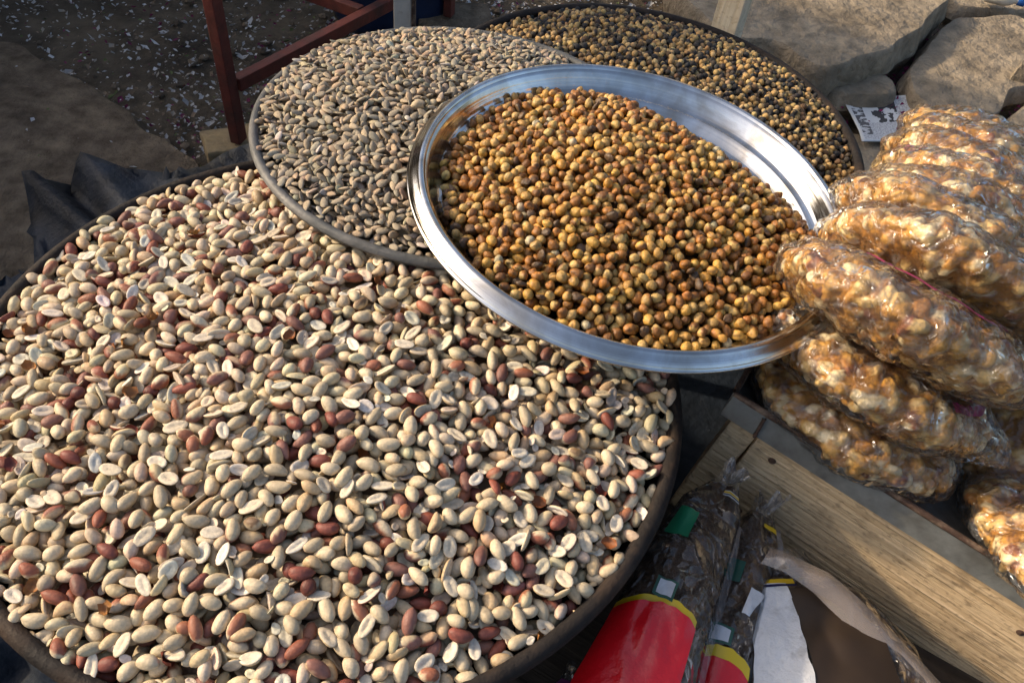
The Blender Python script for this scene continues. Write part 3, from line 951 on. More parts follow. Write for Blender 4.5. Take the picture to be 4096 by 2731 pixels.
def t_chick(X, Y):
    d = np.hypot(X, Y) / .183
    q = np.stack([X, Y, 0 * X], -1)
    dip = np.clip((X * .62 + Y * .78) / .183 - .56, 0, 1) / .44        # the far corner of the tray shows its floor
    z = -.0215 + .0310 * (1 - np.clip(d, 0, 1) ** 2.0) - .034 * dip ** 1.1 + .0030 * sn(q * 30, 1, 73, 2)
    return np.maximum(z, -.0375)


def f_chick(X, Y):
    d = np.hypot(X, Y)
    return np.where(d < .168, -.0349, np.where(d < .178, -.0349 + (d - .168) * .8, -.0269 + (d - .178) * 1.7))


items, cnt, base = drop_heap(.20, t_chick, f_chick, lambda X, Y: (np.hypot(X, Y) < .182) & (t_chick(X, Y) > -.033), CP_, CW, any_or, .0012, .0125, 9, maxn=9000)
_ch_words = {'gold': 'glossy golden roasted chickpea', 'part': 'golden chickpea with flaking brown skin', 'skin': 'dull brown skinned chickpea', 'husk': 'dark shrivelled chickpea husk', 'pale': 'pale greenish chickpea'}
n2 = emit_heap(items, cnt, base, sM, CP_, MT['chick'], 'chickpea', lambda pi, Wd, p: looks(CP_[pi]) + ' ' + _ch_words[_kinds_ch[pi]] + ' ' + sector(p, .17).replace('steel tray side', 'back pan side'), 'chickpea', 'roasted chickpeas in the steel tray',
               'chickpea_heap', 'mass of golden brown roasted chickpeas filling the steel tray', (.12, .058, .016), 13, lambda W: W[:, 2] > 0, mask=.160)
print('chickpeas', len(items), n2)

# ---- tray of grey melon seeds
se_root, eM = pan('seed_pan', SEED, .040, .178, MT['pan_grey'], 'worn grey iron pan of dusty beige seeds behind the peanuts', roll=.0052, wob=.001, seed=8)
_kinds_se = ['beige'] * 22 + ['round'] * 5 + ['dark'] * 3 + ['white'] * 2
rs = np.random.default_rng(7)
SP_ = [melon_seed(rs, k) for k in _kinds_se]
_wt = {'beige': 82 / 22, 'round': 11 / 5, 'dark': 5 / 3, 'white': 2 / 2}
SW = np.array([_wt[k] for k in _kinds_se])
or_se = lambda r, pi: rotmat(r.uniform(0, 6.283), r.normal(0, .38), r.normal(0, .45))


def t_seed(X, Y):
    d = np.hypot(X + .01, Y + .0) / .208
    q = np.stack([X, Y, 0 * X], -1)
    z = -.0035 + .036 * (1 - np.clip(d, 0, 1.04) ** 2.0) + .004 * sn(q * 24, 1, 75, 2)
    wx, wy = X + SEED['c'][0], Y + SEED['c'][1]
    lim = limit_under(wx, wy, STEEL, .036, .164, .208, .004) - rim_z(SEED, wx, wy)
    return np.minimum(z, lim)


def ok_seed(X, Y):
    wx, wy = X + SEED['c'][0], Y + SEED['c'][1]
    return (np.hypot(X, Y) < .2105) & (np.hypot(wx - STEEL['c'][0], wy - STEEL['c'][1]) > .165)


items, cnt, base = drop_heap(.22, t_seed, pan_floor(.220, .040, .178, .0052), ok_seed, SP_, SW, or_se, .0011, .0085, 10, sink=.0003, maxn=12000, tries=6)
_se_words = {'beige': 'flat beige melon seed', 'round': 'round dusty beige seed', 'dark': 'dark grey melon seed', 'white': 'whitish melon seed'}
n3 = emit_heap(items, cnt, base, eM, SP_, MT['seed'], 'melon_seed', lambda pi, Wd, p: looks(SP_[pi]) + ' ' + _se_words[_kinds_se[pi]] + ' ' + sector(p, .21), 'seed', 'beige seeds in the grey pan',
               'seed_heap', 'mass of dusty beige seeds filling the grey pan', (.17, .14, .10), 14, lambda W: np.hypot(W[:, 0] - STEEL['c'][0], W[:, 1] - STEEL['c'][1]) > .215, mask=.196)
print('seeds', len(items), n3)

# ---- back pan of mixed dark gram
ba_root, bM = pan('back_pan', BACK, .045, .245, MT['pan'], 'large black iron pan of dark and tan gram at the back', roll=.007, wob=.0012, seed=9)
for k in range(3):
    a = .5 + k * 2.094
    box('stand_leg', (.022, .022, .236), MT['pan'], ba_root, (.2 * math.cos(a), .2 * math.sin(a), -.048 - .119), (0, 0, a), .002)
_kinds_bg = ['tan'] * 8 + ['dark'] * 8 + ['mixed'] * 6
rb = np.random.default_rng(9)
BP_ = [black_gram(rb, k) for k in _kinds_bg]
_wt = {'tan': 42 / 8, 'dark': 38 / 8, 'mixed': 20 / 6}
BW = np.array([_wt[k] for k in _kinds_bg])


def t_back(X, Y):
    d = np.hypot(X, Y) / .275
    q = np.stack([X, Y, 0 * X], -1)
    z = -.009 + .048 * (1 - np.clip(d, 0, 1.04) ** 2.0) + .004 * sn(q * 20, 1, 77, 2)
    wx, wy = X + BACK['c'][0], Y + BACK['c'][1]
    lim = np.minimum(limit_under(wx, wy, STEEL, .036, .168, .213, .006), limit_under(wx, wy, SEED, .043, .178, .224, .006)) - rim_z(BACK, wx, wy)
    return np.minimum(z, lim)


def ok_back(X, Y):
    wx, wy = X + BACK['c'][0], Y + BACK['c'][1]
    return (np.hypot(X, Y) < .278) & (np.hypot(wx - STEEL['c'][0], wy - STEEL['c'][1]) > .17) & (np.hypot(wx - SEED['c'][0], wy - SEED['c'][1]) > .19)


items, cnt, base = drop_heap(.29, t_back, pan_floor(.290, .045, .245, .007), ok_back, BP_, BW, any_or, .0013, .010, 11, maxn=12000, tries=6)
_bg_words = {'tan': 'round tan gram', 'dark': 'small black wrinkled gram', 'mixed': 'tan gram with dark skin patches'}
n4 = emit_heap(items, cnt, base, bM, BP_, MT['seed'], 'gram', lambda pi, Wd, p: looks(BP_[pi]) + ' ' + _bg_words[_kinds_bg[pi]] + ' ' + sector(p, .28), 'gram', 'dark and tan gram in the back pan',
               'gram_heap', 'mass of small dark and tan gram filling the back pan', (.09, .065, .035), 15,
               lambda W: (np.hypot(W[:, 0] - STEEL['c'][0], W[:, 1] - STEEL['c'][1]) > .23) & (np.hypot(W[:, 0] - SEED['c'][0], W[:, 1] - SEED['c'][1]) > .24), mask=.260)
print('gram', len(items), n4)


# strays: a big bean among the seeds, chickpeas among the peanuts
def stray(name, proto, mat, loc, rot, label, cat, sc=1.0):
    o = link(name, mesh_np(name, proto[0] * sc, proto[1], mat, proto[2]))
    o.location = loc; o.rotation_euler = rot
    tag(o, label, cat)


rr_ = np.random.default_rng(3)
stray('white_bean', whole_peanut(rr_, 'pale'), MT['nut'], (-.128, .703, .4010), (0, .1, .3), 'large pale bean lying alone among the beige seeds', 'bean', 1.0)

# ------------------------------------------------------------------ metal tray on the wooden crate
BR = np.array([[0.8815, 0.4382, 0.1758], [-0.4561, 0.8866, 0.0767], [-0.1222, -0.1478, 0.9814]])
BC = np.array([.1958, .4429, .33])
BM = np.eye(4); BM[:3, :3] = BR; BM[:3, 3] = BC
BMX = Matrix(BM.tolist())


def bl(u, v, wv):
    return BR @ np.array([u, v, wv]) + BC


TL, TD, TH = .52, .52, .027
tray = empty('sheet_metal_tray', mat=BMX)
tag(tray, 'galvanised sheet metal tray with rusty edges holding the brittle', 'tray')
t_ = .0022
fl = .010
def flared(name, p0, p1, n_out, mat):
    """one tray wall: slightly flared sheet with thickness, top edge p0-p1 at w=0"""
    p0 = np.array(p0, float); p1 = np.array(p1, float); n_out = np.array(n_out, float)
    k = 24
    V = []
    for i in range(k + 1):
        p = p0 + (p1 - p0) * i / k
        wv = .0010 * sn(np.array([i * .31, p0[0] * 9, p0[1] * 9]), 1, 81, 2)
        q = p + n_out * wv
        V += [q, q + np.array([0, 0, -TH]) - n_out * fl * 0, q - n_out * t_ + np.array([0, 0, -TH]), q - n_out * t_]
    V = np.array(V)
    F = []
    for i in range(k):
        for j in range(4):
            F.append([i * 4 + j, i * 4 + (j + 1) % 4, i * 4 + 4 + (j + 1) % 4, i * 4 + 4 + j])
    F += [[0, 1, 2, 3], [k * 4 + 3, k * 4 + 2, k * 4 + 1, k * 4]]
    return link(name, mesh_np(name, V, F, mat, smooth=False), tray)
flared('front_wall', (0, 0, 0), (TL, 0, 0), (0, -1, 0), MT['galv'])
flared('side_wall', (0, TD, 0), (0, .003, 0), (-1, 0, 0), MT['galv'])
flared('side_wall', (TL, .003, 0), (TL, TD, 0), (1, 0, 0), MT['galv'])
flared('back_wall', (TL, TD, 0), (0, TD, 0), (0, 1, 0), MT['galv'])
box('floor_sheet', (TL - .008, TD - .008, .002), MT['galv'], tray, (TL / 2, TD / 2, -TH + .002), (0, 0, 0), 0)
def bead(name, p0, p1, rad, mat, parent, seed):
    p0 = np.array(p0, float); p1 = np.array(p1, float); k = 60; ns = 8
    d = (p1 - p0) / np.linalg.norm(p1 - p0); a = np.cross(d, [0, 0, 1.]); a /= np.linalg.norm(a); b = np.cross(d, a)
    V = []
    for i in range(k + 1):
        c = p0 + (p1 - p0) * i / k
        rr = rad * (1 + .25 * sn(np.array([i * .5, seed, 0.]), 1, 83, 3))
        for j in range(ns):
            t = j / ns * 6.283
            V.append(c + rr * (math.cos(t) * a + math.sin(t) * b))
    return link(name, mesh_np(name, V, grid_faces(ns, k + 1, True) if False else np.array([[i * ns + j, i * ns + (j + 1) % ns, (i + 1) * ns + (j + 1) % ns, (i + 1) * ns + j] for i in range(k) for j in range(ns)]), mat), parent)
bead('rolled_edge', (-.001, -.001, .001), (TL, -.001, .001), .0026, MT['rust'], tray, 1)
bead('rolled_edge', (-.001, TD, .001), (-.001, .002, .001), .0026, MT['rust'], tray, 2)
bead('rolled_edge', (TL, .002, .001), (TL, TD, .001), .0026, MT['rust'], tray, 3)
box('corner_strap', (.032, .0022, .0245), MT['galv'], tray, (.0155, -.0014, -.0135), (0, 0, 0), .0006)
bead('solder_seam', (.031, -.0030, -.003), (.034, -.0030, -.0265), .0016, MT['rust'], tray, 4)
lathe('rivet', [(.0001, .003), (.003, .002), (.0042, 0)], MT['rust'], tray, 10).location = (-.003, .06, -.010)

crate = empty('wooden_crate', mat=BMX)
tag(crate, 'pale wooden crate with stained boards under the metal tray', 'crate')
CH = .30
zb = -TH - .0035
# front boards, side boards, corner posts
for i, (z0, h) in enumerate(((zb, .128), (zb - .134, .14))):
    box('front_board', (TL - .044, .018, h), MT['wood'], crate, (.038 + (TL - .044) / 2, .018, z0 - h / 2), (0, 0, 0), .0025, .0012, 3 + i)
    box('side_board', (.016, TD - .10, h), MT['wood'], crate, (.046, .045 + (TD - .1) / 2, z0 - h / 2), (0, 0, 0), .0025, .0012, 7 + i)
box('corner_post', (.026, .030, CH - .03), MT['wood'], crate, (.024, .028, zb - (CH - .03) / 2), (0, 0, 0), .003, .0012, 11)
box('corner_post', (.030, .030, CH - .05), MT['wood'], crate, (TL - .02, .030, zb - (CH - .05) / 2 - .001), (0, 0, 0), .003, .0012, 12)
box('corner_post', (.030, .030, CH - .09), MT['wood'], crate, (.030, TD - .05, zb - (CH - .09) / 2), (0, 0, 0), .003, .0012, 13)

for u_, w_ in ((.060, -.030), (.066, -.105), (.30, -.040)):
    nl = lathe('nail', [(.0001, .0012), (.0030, .0010), (.0036, 0)], MT['rust'], crate, 10); nl.location = (u_, .0088, w_ + zb + .012); nl.rotation_euler = (math.pi / 2, 0, 0)

# ------------------------------------------------------------------ packets of peanut brittle
def pillow(rr, R, h):
    return h * max(0.0, 1 - (rr / R) ** 3.4) ** .58


def disc_rings(R, h, nface, nedge, k=2.0):
    """profile of a pillow: (radius, height, outward normal)"""
    a = np.linspace(0, math.pi / 2, nface + nedge // 2)
    rs = R * np.sin(a); rs[0] = .001
    up = np.array([[r_, pillow(r_, R, h)] for r_ in rs])
    prof = np.concatenate([up * [1, -1], up[::-1][1:]])
    t = np.gradient(prof, axis=0); n = np.stack([t[:, 1], -t[:, 0]], 1); n /= np.linalg.norm(n, axis=1)[:, None] + 1e-9
    return np.c_[prof, n]


def brittle_meshes(seed, R=.093, h=.0235):
    r = np.random.default_rng(seed)
    ring = disc_rings(R, h, 17, 26)
    ns = 210
    th = np.linspace(0, 2 * np.pi, ns, endpoint=False)
    wob = 1 + .045 * np.sin(2 * th + r.uniform(0, 6)) + .03 * np.sin(3 * th + r.uniform(0, 6)) + .02 * np.sin(7 * th + r.uniform(0, 6))
    P = np.stack([ring[None, :, 0] * (np.cos(th) * wob)[:, None], ring[None, :, 0] * (np.sin(th) * wob)[:, None], np.repeat(ring[None, :, 1], ns, 0)], -1)
    N = np.stack([ring[None, :, 2] * np.cos(th)[:, None], ring[None, :, 2] * np.sin(th)[:, None], np.repeat(ring[None, :, 3], ns, 0)], -1)
    P[..., 2] += .004 * sn(P * 14 * np.array([1, 1, 0]), 1, seed, 2)
    Pf = P.reshape(-1, 3); Nf = N.reshape(-1, 3)
    # lumps
    K = 520
    area = np.repeat(np.maximum(ring[None, :, 0], .001), ns, 0).ravel(); area /= area.sum()
    ci = r.choice(len(Pf), K, p=area)
    C = Pf[ci]
    ax = r.normal(size=(K, 3)); ax -= (ax * Nf[ci]).sum(1)[:, None] * Nf[ci]; ax /= np.linalg.norm(ax, axis=1)[:, None]
    la = r.uniform(.0056, .0090, K); lb = r.uniform(.0038, .0054, K); hh = r.uniform(.0020, .0078, K)
    who = np.zeros(len(Pf), int); dm = np.zeros(len(Pf))
    for b0 in range(0, len(Pf), 1500):
        D = (Pf[b0:b0 + 1500, None, :] - C[None]).astype(np.float32)
        al = (D * ax[None]).sum(2); d2 = (D ** 2).sum(2) - al ** 2
        q = (al / la) ** 2 + d2 / lb ** 2
        dome = np.sqrt(np.clip(1 - q, 0, 1)) * hh[None]
        who[b0:b0 + 1500] = dome.argmax(1); dm[b0:b0 + 1500] = dome.max(1)
    V = Pf + Nf * (dm + .0012 * sn(Pf * 160, 1, seed + 1, 2))[:, None]
    pal = np.array([(.40, .19, .030), (.45, .24, .050), (.34, .145, .022), (.52, .35, .13), (.62, .50, .29), (.18, .06, .02)])
    lc = pal[r.choice(6, K, p=[.24, .22, .10, .22, .18, .04])] * r.uniform(1.0, 1.3, K)[:, None]
    car = np.array((.34, .15, .022)) * (1 + .25 * sn(Pf * 60, 1, seed + 2, 3))[:, None]
    k = np.clip((dm - .0006) / .0009, 0, 1)[:, None]
    col = np.clip(car * (1 - k) + lc[who] * k, .01, 1)
    F = grid_faces(ns, len(ring), True)
    body = mesh_np('brittle', V, F, MT['brittle'], col)
    # wrap: stretched over the lumps, with creases running over the edge
    ring2 = disc_rings(R + .0015, h + .0015, 9, 20)
    n2 = 150
    th2 = np.linspace(0, 2 * np.pi, n2, endpoint=False)
    wob2 = 1 + .045 * np.interp(th2, th, np.zeros(ns)) + np.interp(th2, np.r_[th, 2 * np.pi], np.r_[wob, wob[0]]) - 1
    P2 = np.stack([ring2[None, :, 0] * (np.cos(th2) * wob2)[:, None], ring2[None, :, 0] * (np.sin(th2) * wob2)[:, None], np.repeat(ring2[None, :, 1], n2, 0)], -1)
    N2 = np.stack([ring2[None, :, 2] * np.cos(th2)[:, None], ring2[None, :, 2] * np.sin(th2)[:, None], np.repeat(ring2[None, :, 3], n2, 0)], -1)
    P2[..., 2] += .004 * sn(P2 * 14 * np.array([1, 1, 0]), 1, seed, 2)
    A = P2.reshape(-1, 3); B2 = N2.reshape(-1, 3)
    D = A[:, None, :] - C[None]
    al = (D * ax[None]).sum(2); d2 = (D ** 2).sum(2) - al ** 2
    q = (al / (la * 1.5)) ** 2 + d2 / (lb * 1.6) ** 2
    dd = (np.where(q < 1, np.sqrt(np.clip(1 - q, 0, 1)), 0) * (hh[None] + .0008)).max(1)
    tt = np.repeat(th2[:, None], len(ring2), 1).ravel()
    rad = np.hypot(A[:, 0], A[:, 1]) / R
    rp_ = np.repeat(np.arange(len(ring2))[None], n2, 0).ravel()
    cre = .0022 * abs(np.sin(rp_ * .75 + 2.6 * sn(np.c_[np.cos(tt), np.sin(tt), 0 * tt] * 2.2, 1, seed + 4, 3))) ** 4 * np.clip(rad - .3, 0, 1) + .0012 * abs(sn(A * 70, 1, seed + 5, 2))
    g1 = r.uniform(0, 6.28)
    da = (tt - g1 + np.pi) % (2 * np.pi) - np.pi
    ear = .020 * np.exp(-(da / .10) ** 2) * np.clip(rad - .93, 0, .1) / .1
    Wv = A + B2 * (dd * .6 + .0036 + cre * 1.5)[:, None]
    Wv[:, 0] += ear * math.cos(g1); Wv[:, 1] += ear * math.sin(g1)
    wrap = mesh_np('plastic_wrap', Wv, grid_faces(n2, len(ring2), True), MT['wrap'])
    return body, wrap


BRV = [brittle_meshes(100 + 7 * i) for i in range(5)]


def curved_strip(name, R, h, a0, a1, r0, r1, mat, parent, lift=.0075):
    """paper strip on the upper face near the edge, inside the wrap"""
    k = 14
    V = []
    for i in range(k + 1):
        a = a0 + (a1 - a0) * i / k
        for rr in (r0, (r0 + r1) / 2, r1):
            z = pillow(rr, .093, .0235) + lift
            V.append([rr * math.cos(a), rr * math.sin(a), z + .0006 * math.sin(i * 1.7)])
    return link(name, mesh_np(name, np.array(V), grid_faces(k + 1, 3), mat), parent)


def place_brittle(i, u, v, wv, lean, spin, label, turn=0.0, side=0.0, sc=1.0, strip=None):
    """lean: tilt of the disc so that its near edge is raised; turn: about the tray normal"""
    root = empty('brittle_packet')
    A = Matrix(BMX) @ Matrix.Translation((u, v, wv - .037)) @ Matrix.Rotation(turn, 4, 'Z') @ Matrix.Rotation(-lean, 4, 'X') @ Matrix.Rotation(side, 4, 'Y') @ Matrix.Rotation(spin, 4, 'Z') @ Matrix.Scale(sc, 4)
    root.matrix_world = A
    b, wmesh = BRV[i % len(BRV)]
    link('brittle', b, root); link('plastic_wrap', wmesh, root)
    if strip:
        for s in strip:
            m, a0, a1, r0, r1 = s
            curved_strip('label_strip', .09, .023, a0 - spin, a1 - spin, r0, r1, MT[m], root)
    tag(root, label, 'brittle packet', 'peanut brittle packets in the metal tray')


DEG = math.pi / 180
# front pair lies over the rim, the rest lean on them like fallen dominoes
place_brittle(0, .094, .082, .036, 10 * DEG, 0.3, 'lowest front brittle packet, drooping over the metal tray edge', sc=1.02)
place_brittle(1, .090, .078, .080, 18 * DEG, 1.9, 'brittle packet with a pink strip, second from the tray edge', sc=1.02, strip=[('pink', -.9, .1, .074, .082)])
place_brittle(2, .074, .072, .138, 30 * DEG, 4.0, 'loosely bagged brittle packet with pink print along its flat top', sc=1.06, strip=[('pink', -2.5, -.5, .062, .068)])
zz = [(.082, .132, .152), (.084, .190, .152), (.092, .250, .150), (.100, .310, .150), (.100, .368, .148), (.100, .426, .146), (.100, .480, .142)]
lab = ['brittle packet leaning directly behind the loosely bagged one', 'brittle packet beside the steel tray rim, middle of the row', 'glossy brittle packet whose crumpled corner touches the steel tray', 'brittle packet with a red tag at its end',
       'brittle packet behind the one with the red tag', 'brittle packet nearest the newspaper sheet, second from the back', 'rearmost brittle packet at the top of the heap']
for k, (u, v, wv) in enumerate(zz):
    place_brittle(k + 3, u, v, wv, (44 - k * 1.5) * DEG, 1.1 * k + .4, lab[k], side=(rng.random() - .5) * .12, turn=(rng.random() - .5) * .15,
                  strip=[('pink', 3.0, 3.5, .070, .092)] if k == 3 else None)
# hidden lower course that carries the leaning row
_low = ('flat brittle packet at the very bottom, under the middle of the row', 'flat brittle packet at the very bottom, under the rear of the row',
        'flat brittle packet in the second layer, under the middle of the row', 'flat brittle packet in the second layer, under the rear of the row')
for k, (u, v, wv) in enumerate(((.110, .225, .034), (.110, .405, .034), (.108, .235, .092), (.110, .410, .092))):
    place_brittle(k + 2, u, v, wv, 2 * DEG, 2.2 * k, _low[k])
place_brittle(4, .285, .125, .080, 12 * DEG, .9, 'upright orange brittle packet standing across the others at the frame edge', turn=75 * DEG, side=-.62, sc=1.02)
place_brittle(3, .300, .052, .046, 14 * DEG, 2.4, 'brittle packet in the front corner of the metal tray by the frame edge', turn=20 * DEG)

# ------------------------------------------------------------------ snack bags between pan and crate
def bag_surface(path, up, nu=26, nv=15, seed=0, wr=.003):
    """path: list of (pos, width, thickness); returns functions on (s, t) with s along, t across in -1..1, side +-1"""
    path = [(np.array(p, float), w_, h_) for p, w_, h_ in path]
    up = np.array(up, float); up /= np.linalg.norm(up)
    S = np.linspace(0, 1, len(path))

    def f(s, t, side, off=0.0):
        s = np.asarray(s, float); t = np.asarray(t, float)
        c = np.stack([np.interp(s, S, [p[0][k] for p in path]) for k in range(3)], -1)
        wd = np.interp(s, S, [p[1] for p in path]); hh = np.interp(s, S, [p[2] for p in path])
        d = path[-1][0] - path[0][0]; d /= np.linalg.norm(d)
        a = -np.cross(d, up); a /= np.linalg.norm(a); n = np.cross(d, a)
        prof = (1 - abs(t) ** 2.4) ** .7
        q = np.stack([s * 6, t * 2.2, np.full_like(s, seed)], -1)
        wrk = wr * (sn(q * 1.6, 1, seed, 3) + .8 * abs(sn(q * 2.7, 1, seed + 1, 2)))
        return c + a * (wd * t)[..., None] + n * (side * (hh * prof + wrk * prof + off) + .25 * wr * sn(q * 3, 1, seed + 2, 2))[..., None]
    return f


def patch(name, f, s0, s1, t0, t1, mat, parent, off=.0015, nu=14, nv=10, shape=None, side=1, crump=.0004):
    s, t = np.meshgrid(np.linspace(s0, s1, nu), np.linspace(t0, t1, nv), indexing='ij')
    if shape is not None: s, t = shape(s, t)
    qq = np.stack([s * 40, t * 9, 0 * s + s0 * 50], -1)
    s = s + .006 * sn(qq, 1, 151, 2); t = t + .025 * sn(qq, 1, 152, 2)
    V = f(s, t, side, off + crump * (sn(qq * .55, 1, 153, 3) + 1.2 * abs(sn(qq * .4, 1, 154, 2))))
    return link(name, mesh_np(name, V.reshape(-1, 3), grid_faces(nu, nv), mat), parent)


def bag(name, path, up, seed, label, group, film_mat, wr=.003, ext=1.16):
    root = empty(name, tuple(path[-1][0]))
    inv = -np.array(path[-1][0], float)
    f0 = bag_surface(path, up, seed=seed, wr=wr)
    f = lambda s, t, side, off=0.0: f0(s, t, side, off) + inv
    nu, nv = 34, 17
    s, t = np.meshgrid(np.linspace(.03, 1, nu), np.linspace(-.93, .93, nv), indexing='ij')
    for part, so_, e, mat in (('contents', -.002, 1.0, MT['date']), ('film', .0012, ext, film_mat)):
        tv = t * e / .93 * .93 if part == 'contents' else np.clip(t / .93, -1, 1)
        sv = s if part == 'contents' else np.linspace(-.06, 1.02, nu)[:, None] + 0 * s
        A = f(np.clip(sv, 0, 1), tv, 1, so_); B = f(np.clip(sv, 0, 1), tv, -1, so_)
        if part == 'film':
            d = np.array(path[0][0], float) - np.array(path[1][0], float); d /= np.linalg.norm(d)
            A = A + d * np.clip(-sv, 0, 1)[..., None] * .25; B = B + d * np.clip(-sv, 0, 1)[..., None] * .25
        V = np.concatenate([A.reshape(-1, 3), B.reshape(-1, 3)])
        F = np.concatenate([grid_faces(nu, nv), grid_faces(nu, nv, off=nu * nv)[:, ::-1]])
        # close the long sides
        L0 = np.arange(nu - 1) * nv
        F = np.concatenate([F, np.stack([L0, L0 + nv, L0 + nv + nu * nv, L0 + nu * nv], 1)[:, ::-1], np.stack([L0 + nv - 1, L0 + 2 * nv - 1, L0 + 2 * nv - 1 + nu * nv, L0 + nv - 1 + nu * nv], 1)])
        link(part, mesh_np(part, V, F, mat), root)
    tag(root, label, 'snack bag', group)
    return root, f


def rim_flap(name, f, t_edge, s0, s1, wid, mat, parent, seed, nu=26, side=1):
    """free margin of film standing off the side of a bag"""
    s = np.linspace(s0, s1, nu)
    base_ = f(s, np.full(nu, t_edge), 1, .001); inner = f(s, np.full(nu, t_edge * .8), 1, .001)
    d = base_ - inner; d /= np.linalg.norm(d, axis=1)[:, None]
    V = []
    for j in range(5):
        k = j / 4
        V.append(base_ + d * (wid * k)[..., None] if np.ndim(wid) else base_ + d * wid * k * np.sin(np.pi * np.clip((s - s0) / (s1 - s0), .04, .96))[:, None] ** .5 + np.array([0, 0, 1.]) * (.006 * k * sn(np.stack([s * 14, 0 * s, 0 * s + seed], -1), 1, seed, 2))[:, None])
    V = np.stack(V, 1)
    return link(name, mesh_np(name, V.reshape(-1, 3), grid_faces(nu, 5), mat), parent)


def tuft(parent, f, d, wid, length, seed, mat):
    """gathered, crumpled film at the closed end of a bag"""
    nu, nv = 12, 16
    c = f(np.array([.02]), np.array([0.]), 1)[0]; a = f(np.array([.3]), np.array([.9]), 1)[0] - f(np.array([.3]), np.array([-.9]), 1)[0]
    a /= np.linalg.norm(a); d = np.array(d, float); d /= np.linalg.norm(d); n = np.cross(a, d)
    u, v = np.meshgrid(np.linspace(0, 1, nu), np.linspace(-1, 1, nv), indexing='ij')
    q = np.stack([u * 2, v * 3, 0 * u + seed], -1)
    wv = wid * (.35 + .65 * u)
    z = .006 * np.sin(v * 7 + seed) * (.3 + u) + .004 * sn(q * 2.4, 1, seed, 3)
    L_ = length * u * (1 + .25 * sn(q * 1.3, 1, seed + 1, 2))
    V = c + a * (wv * v)[..., None] + d * L_[..., None] + n * z[..., None]
    return link('film_end', mesh_np('film_end', V.reshape(-1, 3), grid_faces(nu, nv), mat), parent)


GB = 'brown snack bags between pan and crate'
UPV = (-.15, -.35, 1)
# left bag, red label
b1, f1 = bag('snack_bag', [((.206, .398, .262), .010, .004), ((.190, .370, .262), .026, .014), ((.166, .318, .256), .034, .020), ((.146, .265, .248), .038, .022), ((.124, .205, .236), .046, .022), ((.100, .140, .222), .050, .020)], UPV, 201,
             'clear bag of brown snacks with a big red label beside the peanut pan', GB, MT['cello'], .0046)
sh = lambda s, t: (s - .055 * (1 - t ** 2) , t)
rl = patch('red_label', f1, .622, 1.0, -.985, .62, MT['redlabel'], b1, .0048, 40, 30, crump=.0016, shape=lambda s, t: (s - .055 * (1 - t ** 2) * (1 - (s - .622) / .378), t))
patch('label_border', f1, .600, .66, -.99, .62, MT['yellow'], rl, .0026, 14, 20, shape=sh)
st1 = patch('sticker', f1, .505, .555, -.45, .0, MT['darkgreen'], b1, .0030, 4, 4)
patch('sticker_field', f1, .512, .548, -.39, -.06, MT['white_print'], st1, .0038, 4, 4)
patch('green_print', f1, .26, .36, -.80, -.25, MT['green'], b1, .0028, 8, 6)
sb1 = patch('striped_band', f1, .085, .125, .10, .85, MT['white_print'], b1, .0026, 4, 4)
patch('stripe', f1, .095, .108, .10, .85, MT['yellow'], sb1, .0034, 3, 4)
patch('stripe', f1, .114, .121, .10, .85, MT['navy'], sb1, .0034, 3, 4)
rim_flap('film_margin', f1, .97, .22, .80, .014, MT['frost'], b1, 5)
tuft(b1, f1, (.35, .30, .9), .014, .018, 3, MT['frost'])
# middle bag
b2, f2 = bag('snack_bag', [((.246, .392, .232), .010, .004), ((.236, .366, .230), .022, .012), ((.222, .322, .222), .026, .018), ((.206, .272, .212), .030, .020), ((.190, .215, .200), .036, .020), ((.175, .155, .190), .040, .018)], UPV, 211,
             'half hidden clear bag of brown snacks between two other bags', GB, MT['cello'], .0046)
rl2 = patch('red_label', f2, .70, 1.0, -.98, .7, MT['redlabel'], b2, .0030, 12, 10, shape=lambda s, t: (s - .05 * (1 - t ** 2), t))
patch('label_border', f2, .672, .704, -.98, .7, MT['yellow'], rl2, .0034, 4, 10, shape=lambda s, t: (s - .05 * (1 - t ** 2), t))
st2 = patch('sticker', f2, .56, .62, -.5, .1, MT['darkgreen'], b2, .0030, 4, 4)
patch('sticker_field', f2, .568, .612, -.42, .02, MT['white_print'], st2, .0038, 4, 4)
patch('green_print', f2, .33, .42, -.85, -.1, MT['darkgreen'], b2, .0030, 6, 5)
patch('blue_print', f2, .42, .51, .15, .62, MT['white_print'], b2, .0028, 6, 5, shape=lambda s, t: (s, t * (1 - .5 * (s - .42) / .09) + .1))
patch('striped_band', f2, .115, .15, .2, .9, MT['yellow'], b2, .0030, 4, 4)
rim_flap('film_margin', f2, .97, .10, .85, .012, MT['frost'], b2, 6)
tuft(b2, f2, (.30, .25, .9), .014, .020, 5, MT['frost'])
# right bag, white panel with brown print
b3, f3 = bag('snack_bag', [((.262, .348, .216), .030, .006), ((.272, .322, .220), .058, .016), ((.285, .278, .216), .080, .024), ((.290, .235, .208), .090, .028), ((.293, .180, .198), .094, .028), ((.295, .120, .190), .096, .026)], (-.05, -.55, 1), 221,
             'large bag with white panel and brown print leaning on the crate', GB, MT['cello'], .004)
patch('white_panel', f3, .16, 1.0, -.72, -.20, MT['white_print'], b3, .0030, 44, 20, crump=.0016)
patch('brown_panel', f3, .20, 1.0, -.195, .62, MT['brown_label'], b3, .0026, 40, 24, crump=.0010)
patch('gold_band', f3, .125, .165, -.74, -.05, MT['yellow'], b3, .0036, 5, 10)
patch('navy_band', f3, .168, .186, -.74, -.05, MT['navy'], b3, .0040, 4, 10)
patch('crimson_line', f3, .70, .722, -.72, -.12, MT['maroon'], b3, .0042, 4, 10, shape=lambda s, t: (s + .12 * (t + .72) ** 1.5, t))
